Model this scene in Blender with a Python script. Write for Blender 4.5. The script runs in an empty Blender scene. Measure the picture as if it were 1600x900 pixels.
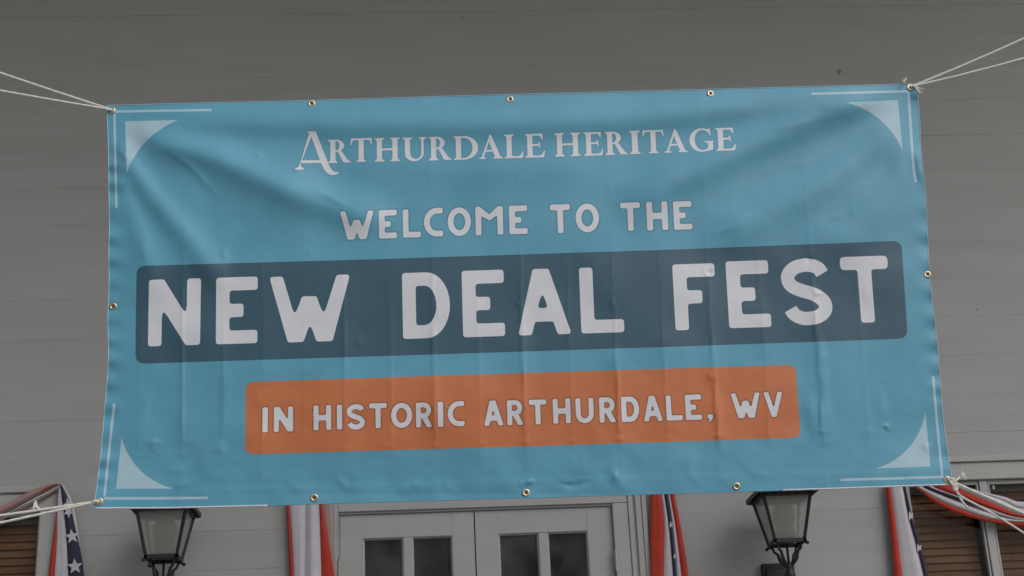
import bpy, bmesh, math, random
import numpy as np
from mathutils import Vector, Matrix
from mathutils.geometry import delaunay_2d_cdt

random.seed(7)
scene = bpy.context.scene
COL = scene.collection

# ------------------------------------------------------------------ camera
FPX = 2300.0                                   # focal length in photo pixels (1600 wide)
CAM = Vector((0.0, -8.1, 1.5))
Zc = Vector((-294.0, 6200.0, -2300.0)).normalized()      # world up seen from the camera
Xc = Vector((37700.0, 937.0, -2300.0)).normalized()      # world right seen from the camera
Xc = (Xc - Zc * Xc.dot(Zc)).normalized()
Yc = Zc.cross(Xc)
R3 = Matrix((Xc, Yc, Zc))                      # camera -> world
camd = bpy.data.cameras.new('camera')
cam = bpy.data.objects.new('camera', camd)
COL.objects.link(cam)
cam.matrix_world = Matrix.Translation(CAM) @ R3.to_4x4()
camd.sensor_width = 36.0
camd.lens = 36.0 * FPX / 1600.0
camd.clip_end = 3000.0
scene.camera = cam

# ------------------------------------------------------------------ daylight: bright overcast
SUN_EL, SUN_AZ = math.radians(42), math.radians(138)     # azimuth from +Y towards +X: front right
w = bpy.data.worlds.new('World')
scene.world = w
w.use_nodes = True
wn = w.node_tree.nodes
wl = w.node_tree.links
sky = wn.new('ShaderNodeTexSky')
sky.sky_type = 'NISHITA'
sky.sun_disc = False
sky.sun_elevation = SUN_EL
sky.sun_rotation = SUN_AZ
sky.dust_density = 4.0
hs = wn.new('ShaderNodeHueSaturation')
hs.inputs['Saturation'].default_value = 0.22
wl.new(sky.outputs[0], hs.inputs['Color'])
wl.new(hs.outputs[0], wn['Background'].inputs['Color'])
wn['Background'].inputs['Strength'].default_value = 0.10
sund = bpy.data.lights.new('sun', 'SUN')
sund.energy = 1.0
sund.angle = math.radians(50)
sund.color = (1.0, 0.965, 0.92)
sun = bpy.data.objects.new('sun', sund)
COL.objects.link(sun)
sdir = Vector((math.sin(SUN_AZ) * math.cos(SUN_EL), math.cos(SUN_AZ) * math.cos(SUN_EL), math.sin(SUN_EL)))
sun.rotation_euler = sdir.to_track_quat('Z', 'Y').to_euler()
scene.view_settings.view_transform = 'Standard'
scene.view_settings.look = 'None'
scene.view_settings.gamma = 1.0
scene.view_settings.exposure = -0.28
scene.cycles.use_denoising = True

# ------------------------------------------------------------------ helpers
def P(px, py, Y=0.0):
    """the point of the vertical plane y = Y that the photo shows at (px, py)"""
    d = R3 @ Vector((px - 800.0, 450.0 - py, -FPX))
    return CAM + d * ((Y - CAM.y) / d.y)

R3n = np.array(R3)
CAMn = np.array(CAM)
def Pn(px, py, Y):
    c = np.stack([px - 800.0, 450.0 - py, np.full_like(px, -FPX)], 1)
    d = c @ R3n.T
    return CAMn + d * ((Y - CAMn[1]) / d[:, 1])[:, None]

def tag(o, label=None, cat=None, group=None, kind=None):
    if label: o['label'] = label
    if cat: o['category'] = cat
    if group: o['group'] = group
    if kind: o['kind'] = kind
    return o

def empty(name, loc=(0, 0, 0), parent=None):
    o = bpy.data.objects.new(name, None)
    o.empty_display_size = 0.1
    COL.objects.link(o)
    o.location = loc
    if parent:
        o.parent = parent
        o.matrix_parent_inverse = Matrix.Translation(-WLOC[parent.name])
    WLOC[o.name] = Vector(loc)
    return o
WLOC = {}

def link(name, me, m, parent=None):
    o = bpy.data.objects.new(name, me)
    if m is not None and not me.materials:
        me.materials.append(m)
    COL.objects.link(o)
    if parent:
        o.parent = parent
        o.matrix_parent_inverse = Matrix.Translation(-WLOC[parent.name])
    WLOC[o.name] = Vector((0, 0, 0))
    return o

def obj(name, bm, m, parent=None, smooth=False):
    me = bpy.data.meshes.new(name)
    bmesh.ops.recalc_face_normals(bm, faces=bm.faces)
    bm.to_mesh(me)
    bm.free()
    if smooth:
        for p in me.polygons: p.use_smooth = True
    return link(name, me, m, parent)

def box(bm, x0, x1, y0, y1, z0, z1, bev=0.0):
    c = Vector(((x0 + x1) / 2, (y0 + y1) / 2, (z0 + z1) / 2))
    r = bmesh.ops.create_cube(bm, size=1.0, matrix=Matrix.Translation(c) @ Matrix.Diagonal((x1 - x0, y1 - y0, z1 - z0, 1)))
    if bev > 0:
        es = list({e for v in r['verts'] for e in v.link_edges})
        bmesh.ops.bevel(bm, geom=es, offset=bev, segments=1, affect='EDGES')
    return bm

def tube(bm, pts, rad, n=8, cap=True):
    pts = [Vector(p) for p in pts]
    rad = [rad] * len(pts) if not hasattr(rad, '__len__') else rad
    rings = []
    prev = None
    for i, p in enumerate(pts):
        t = (pts[min(i + 1, len(pts) - 1)] - pts[max(i - 1, 0)]).normalized()
        if prev is None:
            a = Vector((0, 0, 1)) if abs(t.z) < 0.9 else Vector((1, 0, 0))
            u = t.cross(a).normalized()
        else:
            u = (prev - t * prev.dot(t)).normalized()
        prev = u
        v = t.cross(u)
        rings.append([bm.verts.new(p + (u * math.cos(2 * math.pi * k / n) + v * math.sin(2 * math.pi * k / n)) * rad[i]) for k in range(n)])
    for a, b in zip(rings, rings[1:]):
        for k in range(n):
            bm.faces.new((a[k], a[(k + 1) % n], b[(k + 1) % n], b[k]))
    if cap:
        bm.faces.new(rings[0]); bm.faces.new(rings[-1][::-1])
    return bm

def lathe(bm, prof, c, axis='Z', n=16):
    """prof: (radius, height) pairs about the point c"""
    c = Vector(c)
    rings = []
    for r, h in prof:
        ring = []
        for k in range(n):
            a = 2 * math.pi * k / n
            if axis == 'Z': q = Vector((r * math.cos(a), r * math.sin(a), h))
            else: q = Vector((r * math.cos(a), -h, r * math.sin(a)))
            ring.append(bm.verts.new(c + q))
        rings.append(ring)
    for a, b in zip(rings, rings[1:]):
        for k in range(n):
            bm.faces.new((a[k], a[(k + 1) % n], b[(k + 1) % n], b[k]))
    bm.faces.new(rings[0]); bm.faces.new(rings[-1])
    return bm

def catmull(pts, n=6):
    pts = [Vector(p) for p in pts]
    out = []
    for i in range(len(pts) - 1):
        p0, p1, p2, p3 = pts[max(i - 1, 0)], pts[i], pts[i + 1], pts[min(i + 2, len(pts) - 1)]
        for k in range(n):
            t = k / n
            out.append(0.5 * ((2 * p1) + (p2 - p0) * t + (2 * p0 - 5 * p1 + 4 * p2 - p3) * t * t + (3 * p1 - p0 - 3 * p2 + p3) * t ** 3))
    out.append(pts[-1])
    return out

# ------------------------------------------------------------------ materials
def mat(name, col, rough=0.6, var=0.0, scale=(8, 8, 8), bump=0.0, bscale=(60, 60, 60), metal=0.0, spec=0.5, detail=4.0, sheen=0.0):
    m = bpy.data.materials.new(name)
    m.use_nodes = True
    nt = m.node_tree
    b = nt.nodes['Principled BSDF']
    b.inputs['Base Color'].default_value = (*col, 1)
    b.inputs['Roughness'].default_value = rough
    b.inputs['Metallic'].default_value = metal
    b.inputs['Specular IOR Level'].default_value = spec
    tc = nt.nodes.new('ShaderNodeTexCoord')
    def noise(sc, det):
        mp = nt.nodes.new('ShaderNodeMapping')
        mp.inputs['Scale'].default_value = sc
        nt.links.new(tc.outputs['Object'], mp.inputs['Vector'])
        nz = nt.nodes.new('ShaderNodeTexNoise')
        nz.inputs['Scale'].default_value = 1.0
        nz.inputs['Detail'].default_value = det
        nt.links.new(mp.outputs[0], nz.inputs['Vector'])
        return nz
    if var > 0:
        nz = noise(scale, detail)
        mr = nt.nodes.new('ShaderNodeMapRange')
        mr.inputs['From Min'].default_value = 0.3
        mr.inputs['From Max'].default_value = 0.7
        mr.inputs['To Min'].default_value = 1 - var
        mr.inputs['To Max'].default_value = 1 + var
        nt.links.new(nz.outputs['Fac'], mr.inputs['Value'])
        mx = nt.nodes.new('ShaderNodeVectorMath')
        mx.operation = 'SCALE'
        mx.inputs[0].default_value = col
        nt.links.new(mr.outputs[0], mx.inputs['Scale'])
        nt.links.new(mx.outputs[0], b.inputs['Base Color'])
    if bump > 0:
        nb = noise(bscale, 3.0)
        bp = nt.nodes.new('ShaderNodeBump')
        bp.inputs['Strength'].default_value = 1.0
        bp.inputs['Distance'].default_value = bump
        nt.links.new(nb.outputs['Fac'], bp.inputs['Height'])
        nt.links.new(bp.outputs[0], b.inputs['Normal'])
    return m

PAINT = (0.433, 0.431, 0.436)
M_board = mat('painted_board', PAINT, 0.65, 0.05, (1.2, 3, 9), 0.0005, (9, 40, 160), spec=0.3)
M_trim = mat('painted_trim', (0.465, 0.461, 0.46), 0.5, 0.04, (3, 3, 8), 0.0006, (40, 40, 60), spec=0.35)
M_dark = mat('dark_gap', (0.30, 0.295, 0.29), 0.9)
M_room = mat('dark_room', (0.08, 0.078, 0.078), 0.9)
M_iron = mat('black_iron', (0.020, 0.019, 0.020), 0.5, 0.25, (40, 40, 40), 0.001, (160, 160, 160), spec=0.5)
M_slat = mat('brown_slat', (0.25, 0.132, 0.070), 0.6, 0.22, (3, 40, 30), 0.0006, (8, 60, 140))
M_brass = mat('brass', (0.70, 0.62, 0.46), 0.34, 0.12, (200, 200, 200), metal=1.0)
M_core = mat('grommet_core', (0.16, 0.09, 0.045), 0.6)
M_cord = mat('white_cord', (0.80, 0.785, 0.74), 0.85, 0.08, (300, 300, 300), 0.0006, (260, 260, 260), spec=0.2)
M_fred = mat('red_cloth', (0.50, 0.060, 0.042), 0.8, 0.08, (20, 20, 20), 0.0004, (500, 500, 500), spec=0.15)
M_fwhite = mat('white_cloth', (0.60, 0.585, 0.64), 0.8, 0.05, (20, 20, 20), 0.0004, (500, 500, 500), spec=0.15)
M_fpink = mat('pink_cloth', (0.42, 0.27, 0.26), 0.8, 0.05, (20, 20, 20), spec=0.15)
M_fnavy = mat('navy_cloth', (0.055, 0.046, 0.085), 0.8, 0.08, (20, 20, 20), 0.0004, (500, 500, 500), spec=0.15)
M_ground = mat('grass_ground', (0.17, 0.18, 0.13), 0.95, 0.3, (2, 2, 2))
M_floor = mat('floor_paint', (0.36, 0.355, 0.35), 0.7, 0.1, (4, 4, 4))
M_ceil = mat('ceiling_paint', (0.78, 0.77, 0.75), 0.7, 0.05, (4, 4, 4))
M_steel = mat('hinge_steel', (0.42, 0.41, 0.40), 0.4, 0.1, (60, 60, 60), metal=0.3)
M_knot = mat('paint_chip', (0.31, 0.305, 0.30), 0.9)

def vinyl(name, col, halo=False):
    """printed banner vinyl: the print colour, a fine weave and a soft sheen"""
    m = mat(name, col, 0.47, 0.03, (14, 14, 14), spec=0.42)
    nt = m.node_tree
    b = nt.nodes['Principled BSDF']
    tc = [n for n in nt.nodes if n.type == 'TEX_COORD'][0]
    mp = nt.nodes.new('ShaderNodeMapping')
    nt.links.new(tc.outputs['Object'], mp.inputs['Vector'])
    mp.inputs['Scale'].default_value = (620, 620, 620)
    wv = nt.nodes.new('ShaderNodeTexNoise')
    wv.inputs['Scale'].default_value = 1.0
    nt.links.new(mp.outputs[0], wv.inputs['Vector'])
    n2 = nt.nodes.new('ShaderNodeTexNoise')
    n2.inputs['Scale'].default_value = 26.0
    n2.inputs['Detail'].default_value = 5.0
    n2.inputs['Distortion'].default_value = 0.6
    nt.links.new(tc.outputs['Object'], n2.inputs['Vector'])
    ad = nt.nodes.new('ShaderNodeMath')
    ad.operation = 'MULTIPLY_ADD'
    nt.links.new(wv.outputs['Fac'], ad.inputs[0])
    ad.inputs[1].default_value = 0.05
    nt.links.new(n2.outputs['Fac'], ad.inputs[2])
    bp = nt.nodes.new('ShaderNodeBump')
    bp.inputs['Distance'].default_value = 0.0006
    nt.links.new(ad.outputs[0], bp.inputs['Height'])
    nt.links.new(bp.outputs[0], b.inputs['Normal'])
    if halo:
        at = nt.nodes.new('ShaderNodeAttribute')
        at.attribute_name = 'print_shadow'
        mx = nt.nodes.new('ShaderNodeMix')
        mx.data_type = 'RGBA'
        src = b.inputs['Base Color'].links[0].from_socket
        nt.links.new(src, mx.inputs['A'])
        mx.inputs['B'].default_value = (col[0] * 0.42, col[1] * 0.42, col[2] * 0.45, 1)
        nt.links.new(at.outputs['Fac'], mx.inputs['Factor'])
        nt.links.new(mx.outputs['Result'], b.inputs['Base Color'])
    return m
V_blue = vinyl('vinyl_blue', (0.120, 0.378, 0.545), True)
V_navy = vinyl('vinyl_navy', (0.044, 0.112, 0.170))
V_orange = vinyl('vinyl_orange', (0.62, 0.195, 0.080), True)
V_white = vinyl('vinyl_white', (0.74, 0.755, 0.83))
V_pale = vinyl('vinyl_pale', (0.43, 0.62, 0.74))

def glass(name, tint, rough, mixf, ior=1.3, dc=(0.8, 0.785, 0.77), patchy=False):
    m = bpy.data.materials.new(name)
    m.use_nodes = True
    nt = m.node_tree
    nt.nodes.remove(nt.nodes['Principled BSDF'])
    out = [n for n in nt.nodes if n.type == 'OUTPUT_MATERIAL'][0]
    tr = nt.nodes.new('ShaderNodeBsdfTransparent'); tr.inputs[0].default_value = (*tint, 1)
    gl = nt.nodes.new('ShaderNodeBsdfGlossy'); gl.inputs['Roughness'].default_value = rough
    fr = nt.nodes.new('ShaderNodeFresnel'); fr.inputs['IOR'].default_value = ior
    mx = nt.nodes.new('ShaderNodeMixShader')
    nt.links.new(fr.outputs[0], mx.inputs[0]); nt.links.new(tr.outputs[0], mx.inputs[1]); nt.links.new(gl.outputs[0], mx.inputs[2])
    last = mx
    if mixf > 0:
        df = nt.nodes.new('ShaderNodeBsdfDiffuse'); df.inputs[0].default_value = (*dc, 1)
        tl = nt.nodes.new('ShaderNodeBsdfTranslucent'); tl.inputs[0].default_value = (*dc, 1)
        m1 = nt.nodes.new('ShaderNodeMixShader'); m1.inputs[0].default_value = 0.4
        nt.links.new(df.outputs[0], m1.inputs[1]); nt.links.new(tl.outputs[0], m1.inputs[2])
        m2 = nt.nodes.new('ShaderNodeMixShader'); m2.inputs[0].default_value = mixf
        nt.links.new(mx.outputs[0], m2.inputs[1]); nt.links.new(m1.outputs[0], m2.inputs[2])
        last = m2
        if patchy:                                       # uneven pale film imitates faint reflections in the glass
            tc = nt.nodes.new('ShaderNodeTexCoord')
            nz = nt.nodes.new('ShaderNodeTexNoise'); nz.inputs['Scale'].default_value = 5.0; nz.inputs['Detail'].default_value = 3.0
            mr = nt.nodes.new('ShaderNodeMapRange'); mr.inputs['From Min'].default_value = .35; mr.inputs['From Max'].default_value = .65
            mr.inputs['To Min'].default_value = mixf * .5; mr.inputs['To Max'].default_value = mixf * 1.5
            nt.links.new(tc.outputs['Object'], nz.inputs['Vector']); nt.links.new(nz.outputs['Fac'], mr.inputs['Value']); nt.links.new(mr.outputs[0], m2.inputs[0])
    nt.links.new(last.outputs[0], out.inputs['Surface'])
    return m
M_pane = glass('window_glass', (0.90, 0.88, 0.86), 0.03, 0.0, 1.22)
M_doorpane = glass('reflection_film_glass', (0.82, 0.84, 0.84), 0.03, 0.09, 1.45, patchy=True)  # pale diffuse film paints in the faint reflections of the door panes
M_lampglass = glass('hazy_lamp_glass', (0.92, 0.92, 0.92), 0.25, 0.45)
M_globe = glass('chimney_glass', (0.6, 0.58, 0.56), 0.3, 0.85, dc=(0.40, 0.385, 0.37))

# ------------------------------------------------------------------ the setting
FLOOR_Z = 1.08
bm = bmesh.new()
bmesh.ops.create_grid(bm, x_segments=2, y_segments=2, size=900)
tag(obj('ground', bm, M_ground), 'grassy ground in front of the hall', kind='structure')

hall = empty('hall_building', (0, 0, 0))
tag(hall, 'pale painted wooden hall with flush horizontal boards behind the banner', 'building')
XL, XR, ZT = -5.2, 5.2, 8.6

# openings, placed from the photograph on the wall plane
door_l, door_r = P(531, 805).x, P(955, 790).x
door_top = (P(531, 805).z + P(955, 790).z) / 2
win_l_r = P(60, 850).x; win_l_top = P(30, 797).z
win_r_l = P(1424, 800).x; win_r_top = P(1515, 754).z
win_l_top = win_r_top = (win_l_top + win_r_top) / 2
WIN_W = 0.62
mull_l, mull_r = P(1536, 800).x, P(1551, 800).x
head_b = win_r_top
head_t = (P(1550, 724).z + P(0, 770).z) / 2
cap_t = head_t + 0.034
win_zb = FLOOR_Z + 0.75
door_case = 0.0
dcl, dcr = P(514, 850).x, P(1014, 850).x            # outer edges of the door casing
case_l_r = P(93, 850).x                             # right edge of the left window casing
case_r_l = P(1396, 850).x
dct = door_top + 0.14

bm = bmesh.new()                                     # sheathing behind the boards with the openings left free
xs = [XL, win_l_r - 2 * WIN_W, win_l_r, door_l, door_r, win_r_l, mull_r + WIN_W, XR]
for i in range(7):
    x0, x1 = xs[i], xs[i + 1]
    if i == 1: box(bm, x0, x1, 0.022, 0.14, win_r_top, ZT); box(bm, x0, x1, 0.022, 0.14, 0, win_zb)
    elif i == 3: box(bm, x0, x1, 0.022, 0.14, door_top, ZT); box(bm, x0, x1, 0.022, 0.14, 0, FLOOR_Z)
    elif i == 5: box(bm, x0, x1, 0.022, 0.14, win_r_top, ZT); box(bm, x0, x1, 0.022, 0.14, 0, win_zb)
    else: box(bm, x0, x1, 0.022, 0.14, 0, ZT)
obj('sheathing', bm, M_dark, hall)
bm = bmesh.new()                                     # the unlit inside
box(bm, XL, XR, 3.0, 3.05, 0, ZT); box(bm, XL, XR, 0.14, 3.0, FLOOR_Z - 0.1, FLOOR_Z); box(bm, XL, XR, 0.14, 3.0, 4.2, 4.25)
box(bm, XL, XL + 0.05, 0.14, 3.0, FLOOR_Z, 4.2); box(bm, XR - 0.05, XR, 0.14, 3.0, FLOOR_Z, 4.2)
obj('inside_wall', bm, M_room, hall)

# flush boards, one object each
rows_px = [52, 104, 155, 211, 266.5, 322, 378, 434.5, 494, 555, 615.7, 676]
zs = sorted([P(1490, y).z for y in rows_px])
step = 0.2125
zlist = []
z = zs[0]
while z > FLOOR_Z - step:
    zlist.append(z); z -= step
zlist = zlist[::-1][:-1] + zs
z = zs[-1] + 0.208
while z < ZT + 0.2:
    zlist.append(z); z += 0.208
GAP = 0.0002
board_meshes = {}
rb = random.Random(11)
def board(x0, x1, z0, z1):
    key = (round(x0, 3), round(x1, 3), round(z1 - z0, 3))
    bmm = bmesh.new()
    dy = rb.uniform(-0.0002, 0.0002)
    box(bmm, x0 + 0.0002, x1 - 0.0002, 0.0 + dy, 0.020, z0 + GAP, z1 - GAP, 0.0006)
    # a trace of warp
    for v in bmm.verts: v.co.z += 0.0005 * math.sin(v.co.x * 1.3 + z0 * 9)
    o = obj('board', bmm, M_board, hall)
for i in range(len(zlist) - 1):
    z0, z1 = zlist[i], zlist[i + 1]
    spans = [(XL, XR)]
    def cut(spans, a, b):
        out = []
        for s, e in spans:
            if b <= s or a >= e: out.append((s, e)); continue
            if a > s + 0.01: out.append((s, a))
            if b < e - 0.01: out.append((b, e))
        return out
    cuts = []
    if z0 < dct - 0.002: cuts.append((dcl, dcr, dct))
    if z0 < cap_t - 0.002 and z1 > win_zb - 0.12:
        cuts += [(win_l_r - 2 * WIN_W, case_l_r, cap_t), (case_r_l, mull_r + WIN_W + 0.1, cap_t)]
    for a, b, t in cuts: spans = cut(spans, a, b)
    for s, e in spans:
        x = s
        while e - x > 0.01:
            L = rb.uniform(4.2, 8.5)
            if e - x - L < 1.2: L = e - x
            board(x, x + L, z0, z1); x += L
    for a, b, t in cuts:                              # the strip of a board left above an opening
        if z1 > t + 0.012: board(a, b, t, z1)

# small chips and a cross-shaped mark in the paint
for px, py, r in ((722, 27, 0.009), (828, 100, 0.008), (655, 55, 0.006), (1527, 483, 0.006), (898, 34, 0.005)):
    c = P(px, py, -0.0035)
    bm = bmesh.new()
    vs = [bm.verts.new((c.x + r * rb.uniform(.5, 1.2) * math.cos(a * math.pi / 4), c.y, c.z + r * rb.uniform(.5, 1.2) * math.sin(a * math.pi / 4))) for a in range(8)]
    f = bm.faces.new(vs); bmesh.ops.extrude_face_region(bm, geom=[f]); 
    for v in vs: v.co.y = 0.001
    obj('paint_chip', bm, M_knot, hall)
c = P(1311, 112)
bm = bmesh.new()
box(bm, c.x - 0.019, c.x + 0.019, -0.006, 0.0015, c.z - 0.002, c.z + 0.002); box(bm, c.x - 0.003, c.x + 0.003, -0.0063, 0.0012, c.z - 0.018, c.z + 0.016)
obj('cross_mark', bm, M_knot, hall)

# window head caps and casings
def trim(name, x0, x1, y0, y1, z0, z1, parent=hall, m=None, bev=0.003):
    bm = bmesh.new(); box(bm, x0, x1, y0, y1, z0, z1, bev)
    return obj(name, bm, m or M_trim, parent)
xl0 = win_l_r - 2 * WIN_W
xr1 = mull_r + WIN_W
for a, b in ((xl0, case_l_r), (case_r_l, xr1 + 0.1)):
    trim('head_cap', a + 0.001, b + 0.012, -0.030, 0.02, head_t, cap_t - 0.002)
    trim('head_casing', a + 0.002, b - 0.002, -0.014, 0.02, head_b + 0.002, head_t - 0.001)
trim('side_casing', win_l_r + 0.001, case_l_r - 0.002, -0.014, 0.02, win_zb, head_b)
trim('side_casing', case_r_l + 0.002, win_r_l - 0.001, -0.014, 0.02, win_zb, head_b)
trim('side_casing', xr1 + 0.001, xr1 + 0.098, -0.014, 0.02, win_zb, head_b)
trim('window_post', mull_l + 0.004, mull_r - 0.004, 0.004, 0.10, win_zb, head_b + 0.001)
for a, b in ((xl0, case_l_r), (case_r_l, xr1 + 0.1)):
    trim('window_sill', a, b + 0.02, -0.06, 0.12, win_zb - 0.05, win_zb - 0.001)

slat_cache = {}
def window(x0, x1, label):
    wn_ = empty('window', (x0, 0.05, win_zb), hall)
    bm = bmesh.new()
    box(bm, x0 + 0.001, x0 + 0.010, 0.012, 0.06, win_zb, head_b - 0.001); box(bm, x1 - 0.010, x1 - 0.001, 0.012, 0.06, win_zb, head_b - 0.001)
    box(bm, x0 + 0.010, x1 - 0.010, 0.013, 0.059, head_b - 0.022, head_b - 0.001); box(bm, x0 + 0.010, x1 - 0.010, 0.013, 0.059, win_zb, win_zb + 0.03)
    obj('frame', bm, M_trim, wn_)
    bm = bmesh.new(); box(bm, x0 + 0.010, x1 - 0.010, 0.034, 0.038, win_zb + 0.03, head_b - 0.022)
    obj('pane', bm, M_pane, wn_)
    bm = bmesh.new(); box(bm, x0 + 0.03, x1 - 0.03, 0.085, 0.125, head_b - 0.052, head_b - 0.02)
    obj('blind_rail', bm, M_dark, wn_)
    z = head_b - 0.056
    k = 0
    while z > win_zb + 0.03:
        key = round(x1 - x0, 3)
        bm = bmesh.new()
        box(bm, x0 + 0.025, x1 - 0.025, -0.0015, 0.0015, -0.0235, 0.0235, 0.0008)
        bmesh.ops.rotate(bm, verts=bm.verts, cent=(0, 0, 0), matrix=Matrix.Rotation(math.radians(-17 + rb.uniform(-2, 2)), 3, 'X'))
        bmesh.ops.translate(bm, verts=bm.verts, vec=(rb.uniform(-.002, .002), 0.10, z - 0.022))
        obj('slat', bm, M_slat, wn_)
        z -= 0.0432
    for fx in (0.18, 0.82):
        bm = bmesh.new(); tube(bm, [(x0 + (x1 - x0) * fx, 0.083, head_b - 0.05), (x0 + (x1 - x0) * fx, 0.083, win_zb + 0.03)], 0.0012, 5)
        obj('blind_string', bm, M_slat, wn_)
    return wn_
window(win_l_r - WIN_W, win_l_r, '')
window(xl0, win_l_r - WIN_W - 0.02, '')
window(win_r_l, mull_l, '')
window(mull_r, xr1, '')
c = P(1547, 762, 0.03)
trim('blind_bracket', c.x + 0.004, c.x + 0.018, 0.005, 0.03, c.z - 0.016, c.z + 0.008, m=M_trim)

# double door: casing, jambs, two glazed leaves
fr = empty('door_frame', ((door_l + door_r) / 2, 0, FLOOR_Z), hall)
def dtrim(name, *a, **k): return trim(name, *a, parent=fr, **k)
dtrim('jamb', dcl + 0.05, door_l - 0.004, -0.012, 0.12, FLOOR_Z, door_top + 0.012)
dtrim('jamb', door_r + 0.004, dcr - 0.105, -0.012, 0.12, FLOOR_Z, door_top + 0.012)
dtrim('header', dcl + 0.05, dcr - 0.105, -0.0125, 0.12, door_top + 0.014, dct - 0.002)
dtrim('door_stop', door_l - 0.003, door_r + 0.003, 0.004, 0.1, door_top + 0.003, door_top + 0.0135, bev=0.001)
for a, b, y in ((dcr - 0.104, dcr - 0.078, -0.020), (dcr - 0.077, dcr - 0.066, -0.013), (dcr - 0.065, dcr - 0.030, -0.024), (dcr - 0.029, dcr - 0.002, -0.030),
                (dcl + 0.024, dcl + 0.049, -0.020), (dcl + 0.002, dcl + 0.023, -0.028)):
    dtrim('moulding', a, b, y, 0.02, FLOOR_Z, dct - 0.0005)
dmid = P(742.5, 850).x
PW = 0.228
def leaf(x0, x1, panes, hinge_x):
    lf = empty('door', ((x0 + x1) / 2, 0.03, FLOOR_Z), hall)
    ptop = (P(600, 838).z + P(890, 828).z) / 2 - 0.004
    yF, yB = 0.018, 0.06
    (a0, a1), (b0, b1) = panes
    pb = FLOOR_Z + 0.25
    zs_ = [ptop - i * (ptop - pb) / 5 for i in range(6)]
    bm = bmesh.new()
    box(bm, x0, a0, yF, yB, FLOOR_Z + 0.01, door_top, 0.002)
    obj('stile', bm, M_trim, lf)
    bm = bmesh.new(); box(bm, b1, x1, yF, yB, FLOOR_Z + 0.01, door_top, 0.002); obj('stile', bm, M_trim, lf)
    bm = bmesh.new(); box(bm, a0, b1, yF + 0.0008, yB - 0.001, ptop, door_top - 0.0005, 0.0008); obj('top_rail', bm, M_trim, lf)
    bm = bmesh.new(); box(bm, a0, b1, yF + 0.0008, yB - 0.001, FLOOR_Z + 0.011, pb, 0.0008); obj('bottom_rail', bm, M_trim, lf)
    bm = bmesh.new(); box(bm, a1, b0, yF + 0.002, yB - 0.002, pb, ptop, 0.003)
    obj('muntin', bm, M_trim, lf)
    for zz in zs_[1:-1]:
        for u0, u1 in panes:
            bm = bmesh.new(); box(bm, u0, u1, yF + 0.0025, yB - 0.0025, zz - 0.017, zz + 0.017, 0.003); obj('muntin', bm, M_trim, lf)
    for u0, u1 in panes:
        for i in range(5):
            z0, z1 = zs_[i + 1] + (0.017 if i < 4 else 0), zs_[i] - (0.017 if i > 0 else 0)
            bm = bmesh.new(); box(bm, u0, u1, 0.040, 0.044, z0, z1); obj('pane', bm, M_doorpane, lf)
            # sloped bead round the glass
            bm = bmesh.new()
            O = [(u0, z0), (u1, z0), (u1, z1), (u0, z1)]
            I = [(u0 + .009, z0 + .009), (u1 - .009, z0 + .009), (u1 - .009, z1 - .009), (u0 + .009, z1 - .009)]
            ov = [bm.verts.new((p[0], yF + 0.006, p[1])) for p in O]; iv = [bm.verts.new((p[0], 0.039, p[1])) for p in I]
            for k in range(4): bm.faces.new((ov[k], ov[(k + 1) % 4], iv[(k + 1) % 4], iv[k]))
            obj('glazing_bead', bm, M_trim, lf)
    for zz in (P(957, 876).z, FLOOR_Z + 1.1, FLOOR_Z + 0.25):
        bm = bmesh.new()
        for s in range(3):
            tube(bm, [(hinge_x, -0.017, zz - 0.05 + s * 0.034), (hinge_x, -0.017, zz - 0.05 + s * 0.034 + 0.0325)], 0.0085, 8)
        tube(bm, [(hinge_x, -0.017, zz - 0.062), (hinge_x, -0.017, zz - 0.051)], 0.006, 8); tube(bm, [(hinge_x, -0.017, zz + 0.053), (hinge_x, -0.017, zz + 0.062)], 0.006, 8)
        obj('hinge', bm, M_steel, lf)
    return lf
leaf(door_l, dmid - 0.003, ((P(567, 860).x, P(630, 860).x), (P(644, 860).x, P(707, 860).x)), door_l - 0.004)
leaf(dmid + 0.003, door_r, ((P(780, 860).x, P(843, 860).x), (P(857, 860).x, P(920, 860).x)), door_r + 0.004)

# the portico the wall stands under: floor, ceiling, columns that carry the cords
YB = -3.73
bm = bmesh.new(); box(bm, XL, XR, -4.35, -0.035, 0.9, FLOOR_Z, 0.01); obj('porch_floor', bm, M_floor, hall)
bm = bmesh.new(); box(bm, XL - 4, XR + 2, -4.5, 0.0, ZT, ZT + 0.4); obj('porch_ceiling', bm, M_ceil, hall)  # unseen; height and side overhang chosen to shape the wall light
COLX = 2.55
for s in (-1, 1):
    bm = bmesh.new()
    lathe(bm, [(0.24, FLOOR_Z), (0.24, FLOOR_Z + 0.08), (0.19, FLOOR_Z + 0.14), (0.18, 3.0), (0.155, ZT - 0.3), (0.2, ZT - 0.2), (0.24, ZT - 0.12), (0.24, ZT)], (s * COLX, YB, 0), n=24)
    obj('column', bm, M_trim, hall, True)

# ------------------------------------------------------------------ the banner
PXM = (P(801, 450, YB) - P(800, 450, YB)).length          # metres per photo pixel at the banner
def noise2(x, y, scale, seed):
    r = np.random.RandomState(seed)
    g = r.uniform(-1, 1, (128, 128))
    u, v = x / scale + 37.3, y / scale + 11.7
    i, j = np.floor(u).astype(int), np.floor(v).astype(int)
    fu, fv = u - i, v - j
    fu = fu ** 3 * (fu * (fu * 6 - 15) + 10); fv = fv ** 3 * (fv * (fv * 6 - 15) + 10)
    G = lambda a, b: g[a % 128, b % 128]
    return (G(i, j) * (1 - fu) + G(i + 1, j) * fu) * (1 - fv) + (G(i, j + 1) * (1 - fu) + G(i + 1, j + 1) * fu) * fv

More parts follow.
